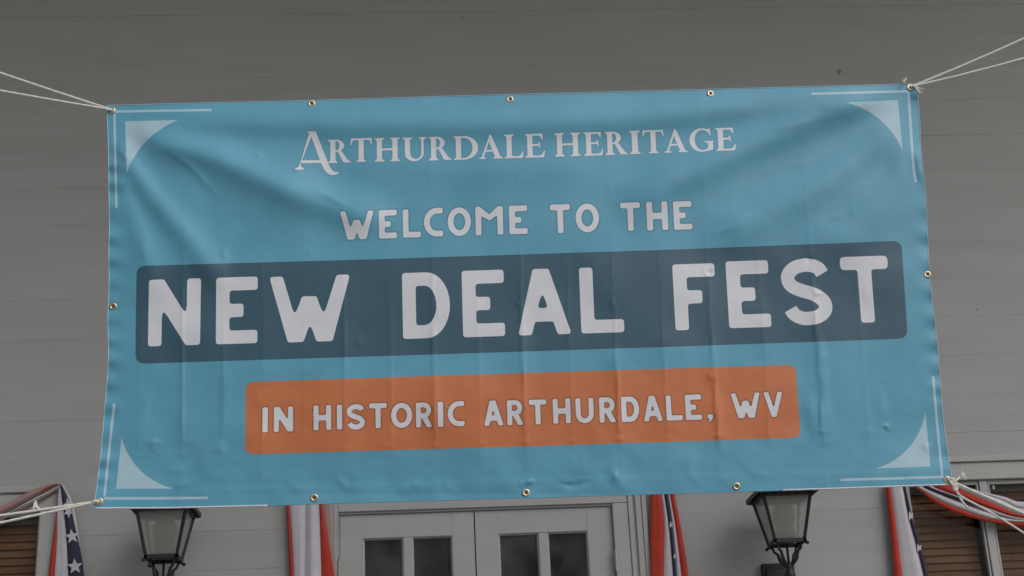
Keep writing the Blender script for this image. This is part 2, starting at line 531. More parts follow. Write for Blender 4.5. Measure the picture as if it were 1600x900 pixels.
def ridge(x, y, pts, sig, amp, fade=0.25):
    """a fold along a polyline: distance-based swell, fading at both ends"""
    best = np.full_like(x, 1e9); bt = np.zeros_like(x)
    L = [0.0]
    for a, b in zip(pts, pts[1:]): L.append(L[-1] + math.hypot(b[0] - a[0], b[1] - a[1]))
    for k, (a, b) in enumerate(zip(pts, pts[1:])):
        dx, dy = b[0] - a[0], b[1] - a[1]; l2 = dx * dx + dy * dy
        t = np.clip(((x - a[0]) * dx + (y - a[1]) * dy) / l2, 0, 1)
        d = np.hypot(x - a[0] - t * dx, y - a[1] - t * dy)
        m = d < best
        best = np.where(m, d, best); bt = np.where(m, (L[k] + t * math.sqrt(l2)) / L[-1], bt)
    ss = sig[0] + (sig[1] - sig[0]) * bt if hasattr(sig, '__len__') else sig
    env = np.clip(np.minimum(bt, 1 - bt) / fade, 0, 1); env = env * env * (3 - 2 * env)
    return amp * env * np.exp(-(best / ss) ** 2)

CREASES = [(220, .35), (285, .9), (349, .4), (411, .7), (475, .4), (538, .8), (609, .5), (677, 1.1), (747, .5), (816, 1.1), (889, .5), (961, 1.1), (1036, .5), (1112, 1.2), (1192, .6), (1275, 1.3), (1345, .4)]
RIDGES = [
    ([(200, 190), (270, 232), (350, 262), (430, 296), (520, 330)], (36, 52), 6.5, .25),
    ([(190, 178), (330, 186), (500, 190), (660, 192), (820, 190), (980, 184), (1110, 172), (1230, 158), (1390, 142)], (26, 26), 7.5, .12),
    ([(190, 185), (250, 222), (340, 244), (400, 272), (460, 300), (540, 328), (640, 352)], (18, 30), 8.0, .2),
    ([(178, 200), (205, 262), (240, 310), (290, 368), (330, 420), (360, 470)], (14, 26), 6.0, .2),
    ([(176, 230), (195, 300), (225, 390), (250, 480)], (12, 22), 3.0, .25),
    ([(1412, 140), (1330, 165), (1240, 198), (1140, 240), (1040, 285), (950, 330)], (20, 36), 8.5, .2),
    ([(1425, 160), (1370, 225), (1290, 285), (1190, 340), (1080, 385)], (20, 34), 5.5, .2),
    ([(1428, 180), (1405, 270), (1360, 350), (1300, 420)], (18, 34), 3.5, .25),
    ([(500, 250), (680, 262), (850, 262), (1000, 250)], (30, 30), 2.5, .3),
    ([(1432, 225), (1437, 262), (1442, 290)], (9, 7), 3.0, .35),
]
DENTS = [(1262, 405, 7, 1.2), (1275, 455, 8, 2.0), (1100, 425, 7, 1.3), (340, 578, 14, -.8), (240, 700, 10, 1.6), (283, 735, 12, 1.2), (300, 690, 16, .9), (343, 705, 9, 1.2), (1385, 668, 7, 1.8), (1300, 690, 16, 1.2), (1288, 560, 12, 1.4),
         (825, 752, 12, 2.0), (960, 745, 20, 2.2), (895, 757, 22, -2.2), (640, 765, 14, 1.0), (540, 760, 16, 1.0), (1080, 742, 18, 1.4), (460, 760, 16, 1.0), (1330, 735, 18, 1.2), (1450, 700, 14, 1.4), (1180, 740, 16, 1.0), (700, 760, 18, 1.2)]
STREAKS = [                                                      # small straight pulls and handling creases
    ([(250, 226), (300, 262), (352, 318)], 5, 1.0), ([(470, 296), (500, 300), (560, 330)], 6, 1.6), ([(455, 262), (474, 272)], 4, .9), ([(400, 236), (409, 250)], 4, .9),
    ([(183, 232), (192, 240), (200, 252)], 4, 1.6), ([(1185, 205), (1240, 196), (1300, 178)], 6, .8), ([(1225, 268), (1290, 240)], 5, .7), ([(1140, 350), (1190, 330)], 4, .7),
    ([(1335, 318), (1330, 340)], 3.5, .7), ([(1290, 345), (1325, 330)], 4, .7), ([(1100, 372), (1150, 352), (1180, 342)], 5, .9), ([(1272, 470), (1284, 560), (1290, 640), (1300, 690)], 6, 1.9),
    ([(1262, 600), (1268, 660), (1276, 700)], 9, 1.5), ([(1375, 600), (1380, 665)], 9, 1.2), ([(1112, 560), (1122, 640), (1132, 740)], 6, 1.1), ([(1107, 575), (1113, 600)], 6, 1.5), ([(1380, 662), (1392, 672)], 3, 1.4),
    ([(352, 560), (352, 640), (350, 700)], 8, 1.0), ([(230, 590), (226, 660), (224, 694)], 7, 1.0), ([(222, 696), (240, 690), (262, 696)], 5, 1.2), ([(340, 690), (348, 705)], 5, .9), ([(270, 764), (300, 752)], 5, 1.4),
    ([(820, 755), (838, 752)], 4, 1.8), ([(815, 748), (810, 754)], 3, 1.1), ([(860, 752), (895, 760), (935, 748)], 4, -1.6), ([(955, 742), (968, 744)], 5, 1.5), ([(560, 520), (563, 545)], 5, .7), ([(400, 596), (404, 640)], 7, .8),
    ([(682, 470), (684, 500)], 4, .7), ([(956, 460), (957, 485)], 3, 1.0), ([(808, 470), (812, 480)], 3, 1.0), ([(1104, 423), (1112, 428)], 4, -1.4), ([(1258, 402), (1270, 410)], 5, -1.4), ([(1268, 462), (1282, 456)], 4, 1.8),
    ([(1355, 440), (1352, 475)], 4, .8), ([(225, 378), (226, 410)], 5, 1.0), ([(348, 385), (352, 410)], 5, .9), ([(475, 395), (490, 392)], 5, .7), ([(640, 755), (665, 762)], 6, .9), ([(520, 748), (545, 756)], 6, .9), ([(1440, 700), (1452, 694)], 5, 1.2),
]
def H(x, y):
    """how far the cloth stands out towards the viewer, in photo pixels"""
    h = np.zeros_like(x)
    for pts, sg, am, fd in RIDGES: h += ridge(x, y, pts, sg, am * 1.15, fd)
    u = (x - 160) / 1290.0; v = (y - 150) / 620.0
    h += 10 * np.sin(np.pi * np.clip(u, 0, 1)) * np.sin(np.pi * np.clip(v, 0, 1)) ** 0.8      # belly
    h += 3.0 * noise2(x, y, 150, 3) + 1.3 * noise2(x, y, 60, 5) + 0.14 * noise2(x, y, 22, 8)
    for pts, sg, am in STREAKS: h += ridge(x, y, pts, sg, am, .45)
    low = np.clip((v - 0.55) / 0.4, 0, 1)
    h += low * (0.8 * noise2(x, y, 34, 13) + 0.16 * noise2(x, y, 14, 15))
    for cx, a in CREASES:                                        # folds from storage, top to bottom
        xc = cx + (cx - 450) * 8.4e-5 * (y - 520) + 1.2 * noise2(y * 0 + cx, y, 60, 21)
        prof = np.clip((v - 0.30) / 0.35, 0.12, 1) * np.clip((0.90 - v) / 0.06, 0.15, 1)
        prof = prof * (0.75 + 0.5 * noise2(y * 0 + cx * 3.1, y, 40, 23))
        dx = x - xc
        h += a * prof * (1.25 * np.exp(-(dx / 3.4) ** 2) + 1.3 * np.exp(-(dx / 16.0) ** 2))
        yb = 697 - (cx - 640) * 0.034                             # pinch at the lower end of each fold
        h += a * 0.8 * np.exp(-(dx / 7.0) ** 2 - ((y - yb) / 4.0) ** 2)
    for cx, cy, s, a in DENTS:
        th = 2.4 * math.sin(cx * 1.7 + cy) * 0.5
        c_, s_ = math.cos(th), math.sin(th)
        p_ = (x - cx) * c_ + (y - cy) * s_; q_ = -(x - cx) * s_ + (y - cy) * c_ + 0.035 * p_ * p_ / (s / 8)
        h += a * 0.55 * np.exp(-(p_ / (s * 1.1)) ** 2) * (np.exp(-(q_ / (s * 0.42)) ** 2) - 0.4 * np.exp(-((q_ - s * .5) / (s * 0.6)) ** 2))
    # puckers along both side hems
    le = 170 - np.clip((y - 560) / 234, 0, 1) ** 1.4 * 20
    d = np.clip((x - le) / 17.0, 0, 3)
    h += np.exp(-d ** 2) * 3.2 * np.sin(y / 5.6 + 2.2 * noise2(y * 0, y, 70, 31)) * np.clip((y - 215) / 60, 0, 1) * np.clip((770 - y) / 60, 0, 1) * (0.6 + 0.6 * noise2(y * 0 + 5, y, 90, 33))
    re = 1433 + 54 * np.clip((y - 131) / 626, 0, 1)
    d = np.clip((re - x) / 18.0, 0, 3)
    h += np.exp(-d ** 2) * 2.6 * np.sin(y / 6.3 + 2.2 * noise2(y * 0, y, 70, 35)) * np.clip((y - 280) / 80, 0, 1) * np.clip((745 - y) / 40, 0, 1) * (0.6 + 0.6 * noise2(y * 0 + 5, y, 90, 37))
    # stitched hem ridges along top and bottom
    tl = 165 - (x - 167) * 34.0 / 1266
    bl = 794 - (x - 147) * 37.0 / 1340
    h += 0.55 / (1 + np.exp(-(y - (bl - 26)) / 1.5)) + 0.4 / (1 + np.exp((y - (tl + 17)) / 1.5))
    return h

# ---- outlines in photo pixels
def seg_resample(pts, step=4.0, closed=True):
    out = []
    n = len(pts)
    for i in range(n if closed else n - 1):
        a, b = pts[i], pts[(i + 1) % n]
        L = math.hypot(b[0] - a[0], b[1] - a[1])
        k = max(1, int(round(L / step)))
        for j in range(k): out.append((a[0] + (b[0] - a[0]) * j / k, a[1] + (b[1] - a[1]) * j / k))
    if not closed: out.append(pts[-1])
    return out

def fillet(pts, r, n=3):
    """round the corners of a polygon; a point may carry its own radius as a third value"""
    out = []
    m = len(pts)
    for i in range(m):
        p = pts[i]; a = pts[i - 1]; b = pts[(i + 1) % m]
        rr = p[2] if len(p) > 2 else r
        va = (a[0] - p[0], a[1] - p[1]); vb = (b[0] - p[0], b[1] - p[1])
        la, lb = math.hypot(*va), math.hypot(*vb)
        if rr <= 0 or la < 1e-6 or lb < 1e-6: out.append((p[0], p[1])); continue
        ang = math.acos(max(-1, min(1, (va[0] * vb[0] + va[1] * vb[1]) / la / lb)))
        if ang > 2.9: out.append((p[0], p[1])); continue
        t = min(rr / math.tan(ang / 2), la * 0.48, lb * 0.48)
        p0 = (p[0] + va[0] / la * t, p[1] + va[1] / la * t); p1 = (p[0] + vb[0] / lb * t, p[1] + vb[1] / lb * t)
        for k in range(n + 1):
            s = k / n
            out.append(((1 - s) ** 2 * p0[0] + 2 * s * (1 - s) * p[0] + s * s * p1[0], (1 - s) ** 2 * p0[1] + 2 * s * (1 - s) * p[1] + s * s * p1[1]))
    return out

def arc(cx, cy, rx, ry, a0, a1, n=14):
    return [(cx + rx * math.cos(math.radians(a0 + (a1 - a0) * k / n)), cy + ry * math.sin(math.radians(a0 + (a1 - a0) * k / n)), 0) for k in range(n + 1)]

def stroke(pts, wd, n=6):
    c = catmull([(p[0], p[1], 0) for p in pts], n)
    L, Rr = [], []
    for i, p in enumerate(c):
        t = (c[min(i + 1, len(c) - 1)] - c[max(i - 1, 0)]).normalized()
        q = Vector((-t.y, t.x, 0)) * (wd / 2)
        L.append(((p + q).x, (p + q).y, 0)); Rr.append(((p - q).x, (p - q).y, 0))
    L[0] = (*L[0][:2], .05); L[-1] = (*L[-1][:2], .05); Rr[0] = (*Rr[0][:2], .05); Rr[-1] = (*Rr[-1][:2], .05)
    return L + Rr[::-1]

# rounded grotesque capitals, cap height 1: width, outlines, holes, corner radius
S = 0.2
G1 = {
 'N': (.775, [[(0, 0), (0, 1), (.225, 1), (.57, .435), (.57, 1), (.775, 1), (.775, 0), (.56, 0), (.2, .58), (.2, 0)]], []),
 'E': (.62, [[(0, 0), (0, 1), (.62, 1), (.62, .8), (.2, .8), (.2, .6), (.41, .6), (.41, .4), (.2, .4), (.2, .2), (.62, .2), (.62, 0)]], []),
 'F': (.62, [[(0, 0), (0, 1), (.62, 1), (.62, .8), (.2, .8), (.2, .6), (.42, .6), (.42, .4), (.2, .4), (.2, 0)]], []),
 'W': (1.235, [[(0, 1), (.205, 1), (.385, .385), (.5, .69), (.72, .69), (.83, .385), (1.03, 1), (1.235, 1), (.965, 0), (.72, 0), (.62, .29), (.52, 0), (.28, 0)]], []),
 'D': (.71, [[(0, 0), (0, 1)] + arc(.36, .5, .35, .5, 90, -90)], [[(.2, .2)] + arc(.33, .5, .177, .3, -90, 90) + [(.2, .8)]]),
 'A': (.806, [[(0, 0), (.25, 1), (.49, 1), (.806, 0), (.6, 0), (.535, .2), (.262, .2), (.203, 0)]], [[(.304, .405), (.464, .405), (.384, .66)]]),
 'L': (.64, [[(0, 0), (0, 1), (.2, 1), (.2, .2), (.64, .2), (.64, 0)]], []),
 'S': (.74, [stroke([(.62, .765), (.56, .855), (.45, .895), (.36, .9), (.22, .87), (.12, .78), (.105, .68), (.16, .59), (.29, .525), (.45, .47), (.57, .40), (.635, .31), (.62, .2), (.52, .125), (.38, .1), (.26, .115), (.165, .17), (.115, .25)], .2, 4)], []),
 'T': (.71, [[(0, .8, .07), (0, 1, .07), (.71, 1, .07), (.71, .8, .07), (.457, .8), (.457, 0), (.253, 0), (.253, .8)]], []),
 'H': (.71, [[(0, 0), (0, 1), (.2, 1), (.2, .61), (.51, .61), (.51, 1), (.71, 1), (.71, 0), (.51, 0), (.51, .39), (.2, .39), (.2, 0)]], []),
 'O': (.82, [arc(.41, .5, .41, .5, 0, 345, 23)], [arc(.41, .5, .205, .3, 0, 345, 23)]),
 'C': (.67, [[(.67, .8, .06), (.67, 1, .06)] + arc(.45, .5, .45, .5, 90, 270) + [(.67, 0, .06), (.67, .2, .06)] + arc(.46, .5, .255, .3, 270, 90)], []),
 'M': (.96, [[(0, 0), (0, 1), (.17, 1), (.48, .72), (.79, 1), (.96, 1), (.96, 0), (.76, 0), (.76, .69), (.48, .5), (.2, .69), (.2, 0)]], []),
 'R': (.68, [[(0, 0), (0, 1)] + arc(.33, .69, .30, .31, 90, -62, 12) + [(.68, 0), (.45, 0), (.25, .37), (.2, .37), (.2, 0)]], [[(.2, .57)] + arc(.32, .69, .12, .12, -90, 90, 8) + [(.2, .81)]]),
 'U': (.74, [[(0, 1), (.2, 1)] + arc(.37, .37, .17, .18, 180, 360, 12) + [(.54, 1), (.74, 1)] + arc(.37, .37, .37, .37, 0, -180, 16)], []),
 'V': (.81, [[(0, 1), (.21, 1), (.405, .33), (.6, 1), (.81, 1), (.5, 0), (.31, 0)]], []),
 'I': (.2, [[(0, 0), (0, 1), (.2, 1), (.2, 0)]], []),
 ',': (.2, [[(0, 1), (1, 1), (1, .42), (.45, 0), (.12, 0), (.5, .42), (0, .42)]], []),
}
# roman capitals: stems with bracketed serifs
def stem(x0, x1, y0=0.0, y1=1.0, s=.10, t=.065, top=True, bot=True):
    b = .07
    o = []
    if bot: o += [(x0 - s, y0), (x0 - s, y0 + t * .6), (x0 - s * .35, y0 + t), (x0, y0 + t + b)]
    else: o += [(x0, y0)]
    if top: o += [(x0, y1 - t - b), (x0 - s * .35, y1 - t), (x0 - s, y1 - t * .6), (x0 - s, y1), (x1 + s, y1), (x1 + s, y1 - t * .6), (x1 + s * .35, y1 - t), (x1, y1 - t - b)]
    else: o += [(x0, y1), (x1, y1)]
    if bot: o += [(x1, y0 + t + b), (x1 + s * .35, y0 + t), (x1 + s, y0 + t * .6), (x1 + s, y0)]
    else: o += [(x1, y0)]
    return o
W2 = .215
def bar(x0, x1, y0, y1): return [(x0, y0), (x0, y1), (x1, y1), (x1, y0)]
G2 = {
 'I': (.43, [stem(.105, .325)], []),
 'H': (1.10, [stem(.105, .325), stem(.775, .995), bar(.3, .8, .47, .555)], []),
 'T': (.91, [stem(.345, .565, top=False), [(.02, 1.02), (.06, 1.0), (.85, 1.0), (.89, 1.02), (.91, .73), (.87, .73), (.835, .86), (.77, .925), (.14, .925), (.075, .86), (.04, .73), (0, .73)]], []),
 'R': (.97, [stem(.105, .325), [(.2, 1)] + arc(.36, .735, .335, .265, 90, -90) + [(.2, .47)], [(.40, .53), (.58, .50), (.86, .10), (.97, .045), (.97, 0), (.70, 0), (.64, .05)]], [[(.325, .545)] + arc(.36, .735, .135, .195, -90, 90) + [(.325, .93)]]),
 'U': (1.03, [[(0, 1), (0, .96), (.06, .935), (.10, .88), (.10, .33)] + arc(.50, .33, .40, .345, 180, 360, 18) + [(.90, .88), (.97, .935), (1.03, .96), (1.03, 1), (.68, 1), (.68, .96), (.76, .935), (.80, .88), (.80, .35)] + arc(.56, .35, .24, .27, 0, -180, 14) + [(.32, .88), (.37, .935), (.43, .96), (.43, 1)]], []),
 'D': (1.04, [stem(.105, .325), [(.2, 1)] + arc(.45, .5, .59, .5, 90, -90, 20) + [(.2, 0)]], [[(.325, .075)] + arc(.43, .5, .375, .425, -90, 90, 18) + [(.325, .925)]]),
 'A': (1.02, [[(.47, 1.02), (.535, 1.02), (.90, .10), (.95, .055), (1.02, .04), (1.02, 0), (.60, 0), (.60, .04), (.665, .06), (.675, .10), (.44, .72), (.215, .11), (.23, .06), (.31, .04), (.31, 0), (0, 0), (0, .04), (.08, .06), (.13, .11)], bar(.26, .66, .30, .375)], []),
 'L': (.82, [stem(.105, .325, bot=False), [(0, 0), (0, .04), (.08, .06), (.105, .12), (.2, .3), (.325, .12), (.36, .08), (.60, .08), (.70, .13), (.77, .28), (.82, .28), (.79, 0)]], []),
 'E': (.85, [stem(.105, .325), [(.2, 1), (.76, 1), (.765, .76), (.725, .76), (.67, .875), (.60, .92), (.2, .92)], bar(.3, .58, .485, .565), [(.565, .65), (.61, .40), (.65, .40), (.63, .65)], [(.2, 0), (.80, 0), (.85, .27), (.805, .27), (.73, .13), (.63, .08), (.2, .08)]], []),
 'G': (1.02, [arc(.52, .5, .52, .52, 52, 318, 24) + [(.90, .12), (.90, .36), (.82, .42), (.82, .46), (1.02, .46), (1.02, .42), (.985, .38), (.985, .06), (.86, .0)][0:0] + arc(.56, .5, .34, .44, 318, 52, 24)[0:25],
      [(.70, .0), (.985, .07), (.985, .37), (1.02, .41), (1.02, .45), (.62, .45), (.62, .41), (.75, .38), (.775, .33), (.775, .09)], [(.74, .96), (.82, .99), (.88, 1.0), (.90, .70), (.86, .70), (.80, .84)]], []),
}
ROWS = {
 'title': (G2, 0, -.033, 'ARTHURDALE HERITAGE in white roman capitals', [
   ('R', 512.3, 547.7, 218, 254.3), ('T', 547.7, 581, 216, 252.8), ('H', 585, 625, 215.4, 252), ('U', 629, 666.7, 214.6, 251.3), ('R', 669.6, 705, 213.6, 250.2), ('D', 708.4, 747, 212.5, 249.4), ('A', 748, 785.6, 211, 247.8),
   ('L', 787.7, 817.8, 210, 247), ('E', 820, 851.4, 209, 246), ('H', 866.4, 907, 207.6, 244.2), ('E', 912, 942.4, 206.5, 243), ('R', 945, 980.4, 205.7, 241.7), ('I', 983, 1000.8, 204.4, 240.4), ('T', 1004, 1037.3, 203.4, 239.3),
   ('A', 1037.3, 1074, 202.2, 238), ('G', 1077.3, 1115, 201, 236.5), ('E', 1118, 1149.4, 199.8, 235.2)]),
 'welcome': (G1, .055, -.034, 'WELCOME TO THE in rounded white capitals', [
   ('W', 531, 584, 329.7, 374), ('E', 592, 620, 328, 372.4), ('L', 629.6, 657.4, 327, 371), ('C', 662.4, 692, 325, 369.6), ('O', 699.4, 736, 324, 368.6), ('M', 743, 786, 322.6, 367), ('E', 795.6, 824, 321.2, 365.6),
   ('T', 860, 891, 319.4, 364), ('O', 899.4, 936, 318, 363), ('T', 969.6, 1000.6, 316.4, 360.4), ('H', 1010.4, 1043.4, 315, 359.6), ('E', 1052.4, 1081, 314.4, 358.6)]),
 'fest': (G1, .045, -.033, 'NEW DEAL FEST in big rounded white capitals', [
   ('N', 232, 313.3, 436, 540), ('E', 337.6, 402.4, 433, 537), ('W', 421, 547, 430.8, 534), ('D', 629, 703, 425.6, 528.5), ('E', 722.5, 788, 422.3, 526), ('A', 808, 891.4, 420, 523), ('L', 906.5, 973.5, 417.5, 520),
   ('F', 1053, 1118.5, 412.3, 515.2), ('E', 1136.5, 1202.5, 407.5, 511.8), ('S', 1221.6, 1299, 404, 508), ('T', 1315.5, 1390, 400.5, 504)]),
 'place': (G1, .055, -.034, 'IN HISTORIC ARTHURDALE, WV in small rounded white capitals', [
   ('I', 410, 418.5, 636.4, 675.4), ('N', 428, 458, 635.5, 674.5), ('H', 490, 517.4, 633.4, 672), ('I', 526.4, 534.6, 632.5, 671), ('S', 542, 570, 631.6, 671), ('T', 577, 604.4, 630, 669), ('O', 611, 644, 629.5, 668.5), ('R', 650, 675.5, 629, 667.6),
   ('I', 684, 692.5, 628, 667), ('C', 699.5, 725.6, 627, 666), ('A', 756, 786.5, 626, 665), ('R', 792.5, 818, 625.3, 664), ('T', 827, 854, 624.4, 663), ('H', 864, 891.5, 623, 661.6), ('U', 899.6, 927.5, 622, 661), ('R', 936.5, 962.6, 620.8, 660),
   ('D', 971, 998.6, 619.6, 659), ('A', 1005.5, 1035, 618.7, 658), ('L', 1041, 1066, 618, 656.8), ('E', 1071, 1096, 616.6, 656), (',', 1106, 1114, 647.5, 658.6), ('W', 1142.6, 1188, 614, 653), ('V', 1193.6, 1223.6, 612.4, 651.4)]),
}
regions = []                                             # (name, positive outlines, holes, part key)
for key, (G, rad, slope, lab, letters) in ROWS.items():
    for ch, xl, xr, yt, yb in letters:
        gw, pos, neg = G[ch]
        h = yb - yt
        xm = (xl + xr) / 2
        sh = (xm - 450) * 8.4e-5
        def mp(p):
            gx = xl + p[0] / (gw if ch != ',' else 1.0) * (xr - xl)
            gy = p[1]
            dy = (0.5 - gy) * h
            return (gx + sh * dy, (yt + yb) / 2 + dy + slope * (gx - xm))
        conv = lambda poly: seg_resample([mp(q) for q in fillet(poly, rad if ch != ',' else .12)], 4.0)
        regions.append((key, [conv(p) for p in pos], [conv(p) for p in neg]))
# the tall swash A that begins the title
cz = lambda L: [(440 + a / 6.154, 180 + b / 6.154) for a, b in L]
regions.append(('title', [seg_resample(cz(p), 3.5) for p in (
    [(245, 157), (330, 157), (333, 172), (365, 250), (398, 335), (428, 410), (455, 480), (482, 523), (512, 545), (535, 546), (552, 541), (546, 556), (525, 571), (495, 577), (465, 572), (435, 553), (408, 520), (388, 480), (372, 440), (335, 340), (300, 245), (283, 205), (268, 172), (245, 166)],
    [(266, 172), (284, 205), (200, 425), (184, 470), (186, 492), (216, 513), (213, 522), (128, 522), (131, 513), (158, 500), (176, 470)],
    [(195, 440), (203, 432), (380, 432), (385, 458), (190, 462)])], []))
def strip(pts, wd):
    L, Rr = [], []
    for i, p in enumerate(pts):
        a, b = pts[max(i - 1, 0)], pts[min(i + 1, len(pts) - 1)]
        t = Vector((b[0] - a[0], b[1] - a[1])).normalized(); q = Vector((-t.y, t.x)) * wd / 2
        L.append((p[0] + q.x, p[1] + q.y)); Rr.append((p[0] - q.x, p[1] - q.y))
    return seg_resample(L + Rr[::-1], 4.0)
sp = lambda pts: [(p.x, p.y) for p in catmull([(a, b, 0) for a, b in pts], 8)]
def arc3(p0, pm, p1, n=22):
    (ax, ay), (bx, by), (cx, cy) = p0, pm, p1
    d = 2 * (ax * (by - cy) + bx * (cy - ay) + cx * (ay - by))
    ux = ((ax * ax + ay * ay) * (by - cy) + (bx * bx + by * by) * (cy - ay) + (cx * cx + cy * cy) * (ay - by)) / d
    uy = ((ax * ax + ay * ay) * (cx - bx) + (bx * bx + by * by) * (ax - cx) + (cx * cx + cy * cy) * (bx - ax)) / d
    R = math.hypot(ax - ux, ay - uy)
    a0, a1 = math.atan2(ay - uy, ax - ux), math.atan2(cy - uy, cx - ux)
    while a1 - a0 > math.pi: a1 -= 2 * math.pi
    while a1 - a0 < -math.pi: a1 += 2 * math.pi
    return [(ux + R * math.cos(a0 + (a1 - a0) * k / n), uy + R * math.sin(a0 + (a1 - a0) * k / n)) for k in range(n + 1)]
ORN = {
 'corner_ornament_a': [seg_resample([(195.5, 189.5)] + arc3((279, 187.5), (229, 220), (198, 271)), 4), strip([(177, 174.3), (250, 173), (330.5, 171.8)], 3.6), strip([(178.8, 176.5), (180, 240), (182, 325)], 3.8)],
 'corner_ornament_b': [seg_resample([(1403, 156.3)] + arc3((1321.7, 160), (1375, 187.2), (1410.4, 235.5)), 4), strip([(1268, 146.6), (1340, 144.6), (1419.5, 142.5)], 3.6), strip([(1419.5, 144.6), (1424, 215), (1427.5, 262), (1431, 285)], 4.2)],
 'corner_ornament_c': [seg_resample([(181.3, 763.5)] + arc3((190, 683), (219, 734.7), (271, 763.3)), 4), strip([(178.5, 630.3), (172, 690), (163.2, 776)], 4.0), strip([(161.5, 778.6), (240, 778.6), (325, 778)], 4.0)],
 'corner_ornament_d': [seg_resample([(1454, 728.7)] + arc3((1445.8, 643), (1420.3, 699), (1368.5, 732)), 4), strip([(1458, 588), (1464, 660), (1472.2, 742)], 4.0), strip([(1313.5, 749.6), (1400, 747.5), (1474.5, 745)], 4.0)],
}
for k, pl in ORN.items(): regions.append((k, pl, []))
navy = fillet([(213.5, 415.5), (580, 405.2), (1060, 389.6), (1408.5, 376), (1412, 430), (1418.5, 529), (1060, 541.5), (580, 557), (211.5, 568.5), (212, 500)], 15, 6)
orange = fillet([(384, 597), (860, 581.5), (1243, 570), (1251, 684), (860, 696.3), (383, 710)], 14, 6)
regions.append(('text_panel_navy', [seg_resample(navy, 5)], []))
regions.append(('text_panel_orange', [seg_resample(orange, 5)], []))
outline = sp([(167, 165), (330, 160.6), (486, 157), (640, 152.2), (797, 147.6), (960, 143.6), (1110, 139.6), (1270, 135.2), (1433, 131)])[:-1] + \
    sp([(1433, 131), (1437, 190), (1438, 222), (1440, 250), (1445, 290), (1448, 340), (1452, 430), (1460, 500), (1466, 560), (1472, 640), (1478, 690), (1486, 742), (1487, 757)])[:-1] + \
    sp([(1487, 757), (1320, 763), (1160, 768.2), (1000, 772.6), (822, 778), (660, 782.5), (490, 787.5), (320, 793.2), (147, 794.5)])[:-1] + \
    sp([(147, 794.5), (158, 705), (162.5, 650), (166, 610), (169, 570), (169.2, 530), (168.4, 500), (170.5, 440), (170, 400), (171, 340), (170, 300), (169.5, 240), (167, 165)])[:-1]
outline = seg_resample(outline, 5.0)

def inside(poly, x, y):
    """even-odd test of many points"""
    p = np.array(poly)
    res = np.zeros(len(x), bool)
    x0, y0 = p[:, 0].min(), p[:, 1].min(); x1, y1 = p[:, 0].max(), p[:, 1].max()
    c = np.where((x >= x0) & (x <= x1) & (y >= y0) & (y <= y1))[0]
    if len(c) == 0: return res
    xs_, ys_ = x[c], y[c]
    r = np.zeros(len(c), bool)
    q = np.roll(p, -1, 0)
    for (ax, ay), (bx, by) in zip(p, q):
        m = (ay > ys_) != (by > ys_)
        if m.any():
            r ^= m & (xs_ < (bx - ax) * (ys_ - ay) / (by - ay if by != ay else 1e-9) + ax)
    res[c] = r
    return res

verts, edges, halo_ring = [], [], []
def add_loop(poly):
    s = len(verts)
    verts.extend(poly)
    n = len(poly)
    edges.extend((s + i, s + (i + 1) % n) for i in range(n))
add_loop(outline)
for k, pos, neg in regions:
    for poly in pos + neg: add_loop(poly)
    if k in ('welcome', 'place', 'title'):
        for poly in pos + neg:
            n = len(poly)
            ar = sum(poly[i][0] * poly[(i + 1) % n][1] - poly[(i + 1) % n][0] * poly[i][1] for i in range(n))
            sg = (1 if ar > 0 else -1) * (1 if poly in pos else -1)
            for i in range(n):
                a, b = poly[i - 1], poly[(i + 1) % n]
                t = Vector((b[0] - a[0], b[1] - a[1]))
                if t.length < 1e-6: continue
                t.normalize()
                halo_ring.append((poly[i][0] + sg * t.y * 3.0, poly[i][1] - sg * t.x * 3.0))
cont = np.array(verts)
# free points: a grid over the cloth plus finer columns on the storage folds
GS = 4.6
gx, gy = np.meshgrid(np.arange(140, 1495, GS), np.arange(125, 800, GS))
rs = np.random.RandomState(2)
gx = gx.ravel() + rs.uniform(-.5, .5, gx.size); gy = gy.ravel() + rs.uniform(-.5, .5, gy.size)
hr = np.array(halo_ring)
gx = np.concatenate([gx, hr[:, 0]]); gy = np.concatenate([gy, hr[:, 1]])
keep = inside(outline, gx, gy)
cell = {}
for i, (a, b) in enumerate(cont): cell.setdefault((int(a // 4), int(b // 4)), []).append(i)
def near(a, b, d=1.6):
    ca, cb = int(a // 4), int(b // 4)
    for ii in (ca - 1, ca, ca + 1):
        for jj in (cb - 1, cb, cb + 1):
            for k in cell.get((ii, jj), ()):
                if (cont[k][0] - a) ** 2 + (cont[k][1] - b) ** 2 < d * d: return True
    return False
free = [(a, b) for a, b, k in zip(gx, gy, keep) if k and not near(a, b)]
allv = [Vector(v) for v in verts + free]
cv, ce, cf, _, _, _ = delaunay_2d_cdt(allv, edges, [], 0, 1e-4)
vx = np.array([v[0] for v in cv]); vy = np.array([v[1] for v in cv])
tri = np.array([list(f)[:3] for f in cf if len(f) == 3])
tx = vx[tri].mean(1); ty = vy[tri].mean(1)
part = np.full(len(tri), -1)
part[inside(outline, tx, ty)] = 0
names = ['cloth', 'text_panel_orange', 'text_panel_navy', 'corner_ornament_a', 'corner_ornament_b', 'corner_ornament_c', 'corner_ornament_d', 'title', 'welcome', 'fest', 'place']
letter_of = np.full(len(tri), -1); nlet = 0
for idx, nm in enumerate(names):
    if idx == 0: continue
    for k, pos, neg in regions:
        if k != nm: continue
        m = np.zeros(len(tri), bool)
        for p in pos: m |= inside(p, tx, ty)
        for p in neg: m &= ~inside(p, tx, ty)
        part[m & (part >= 0)] = idx
        if nm in ROWS: letter_of[m & (part >= 0)] = nlet
        nlet += 1
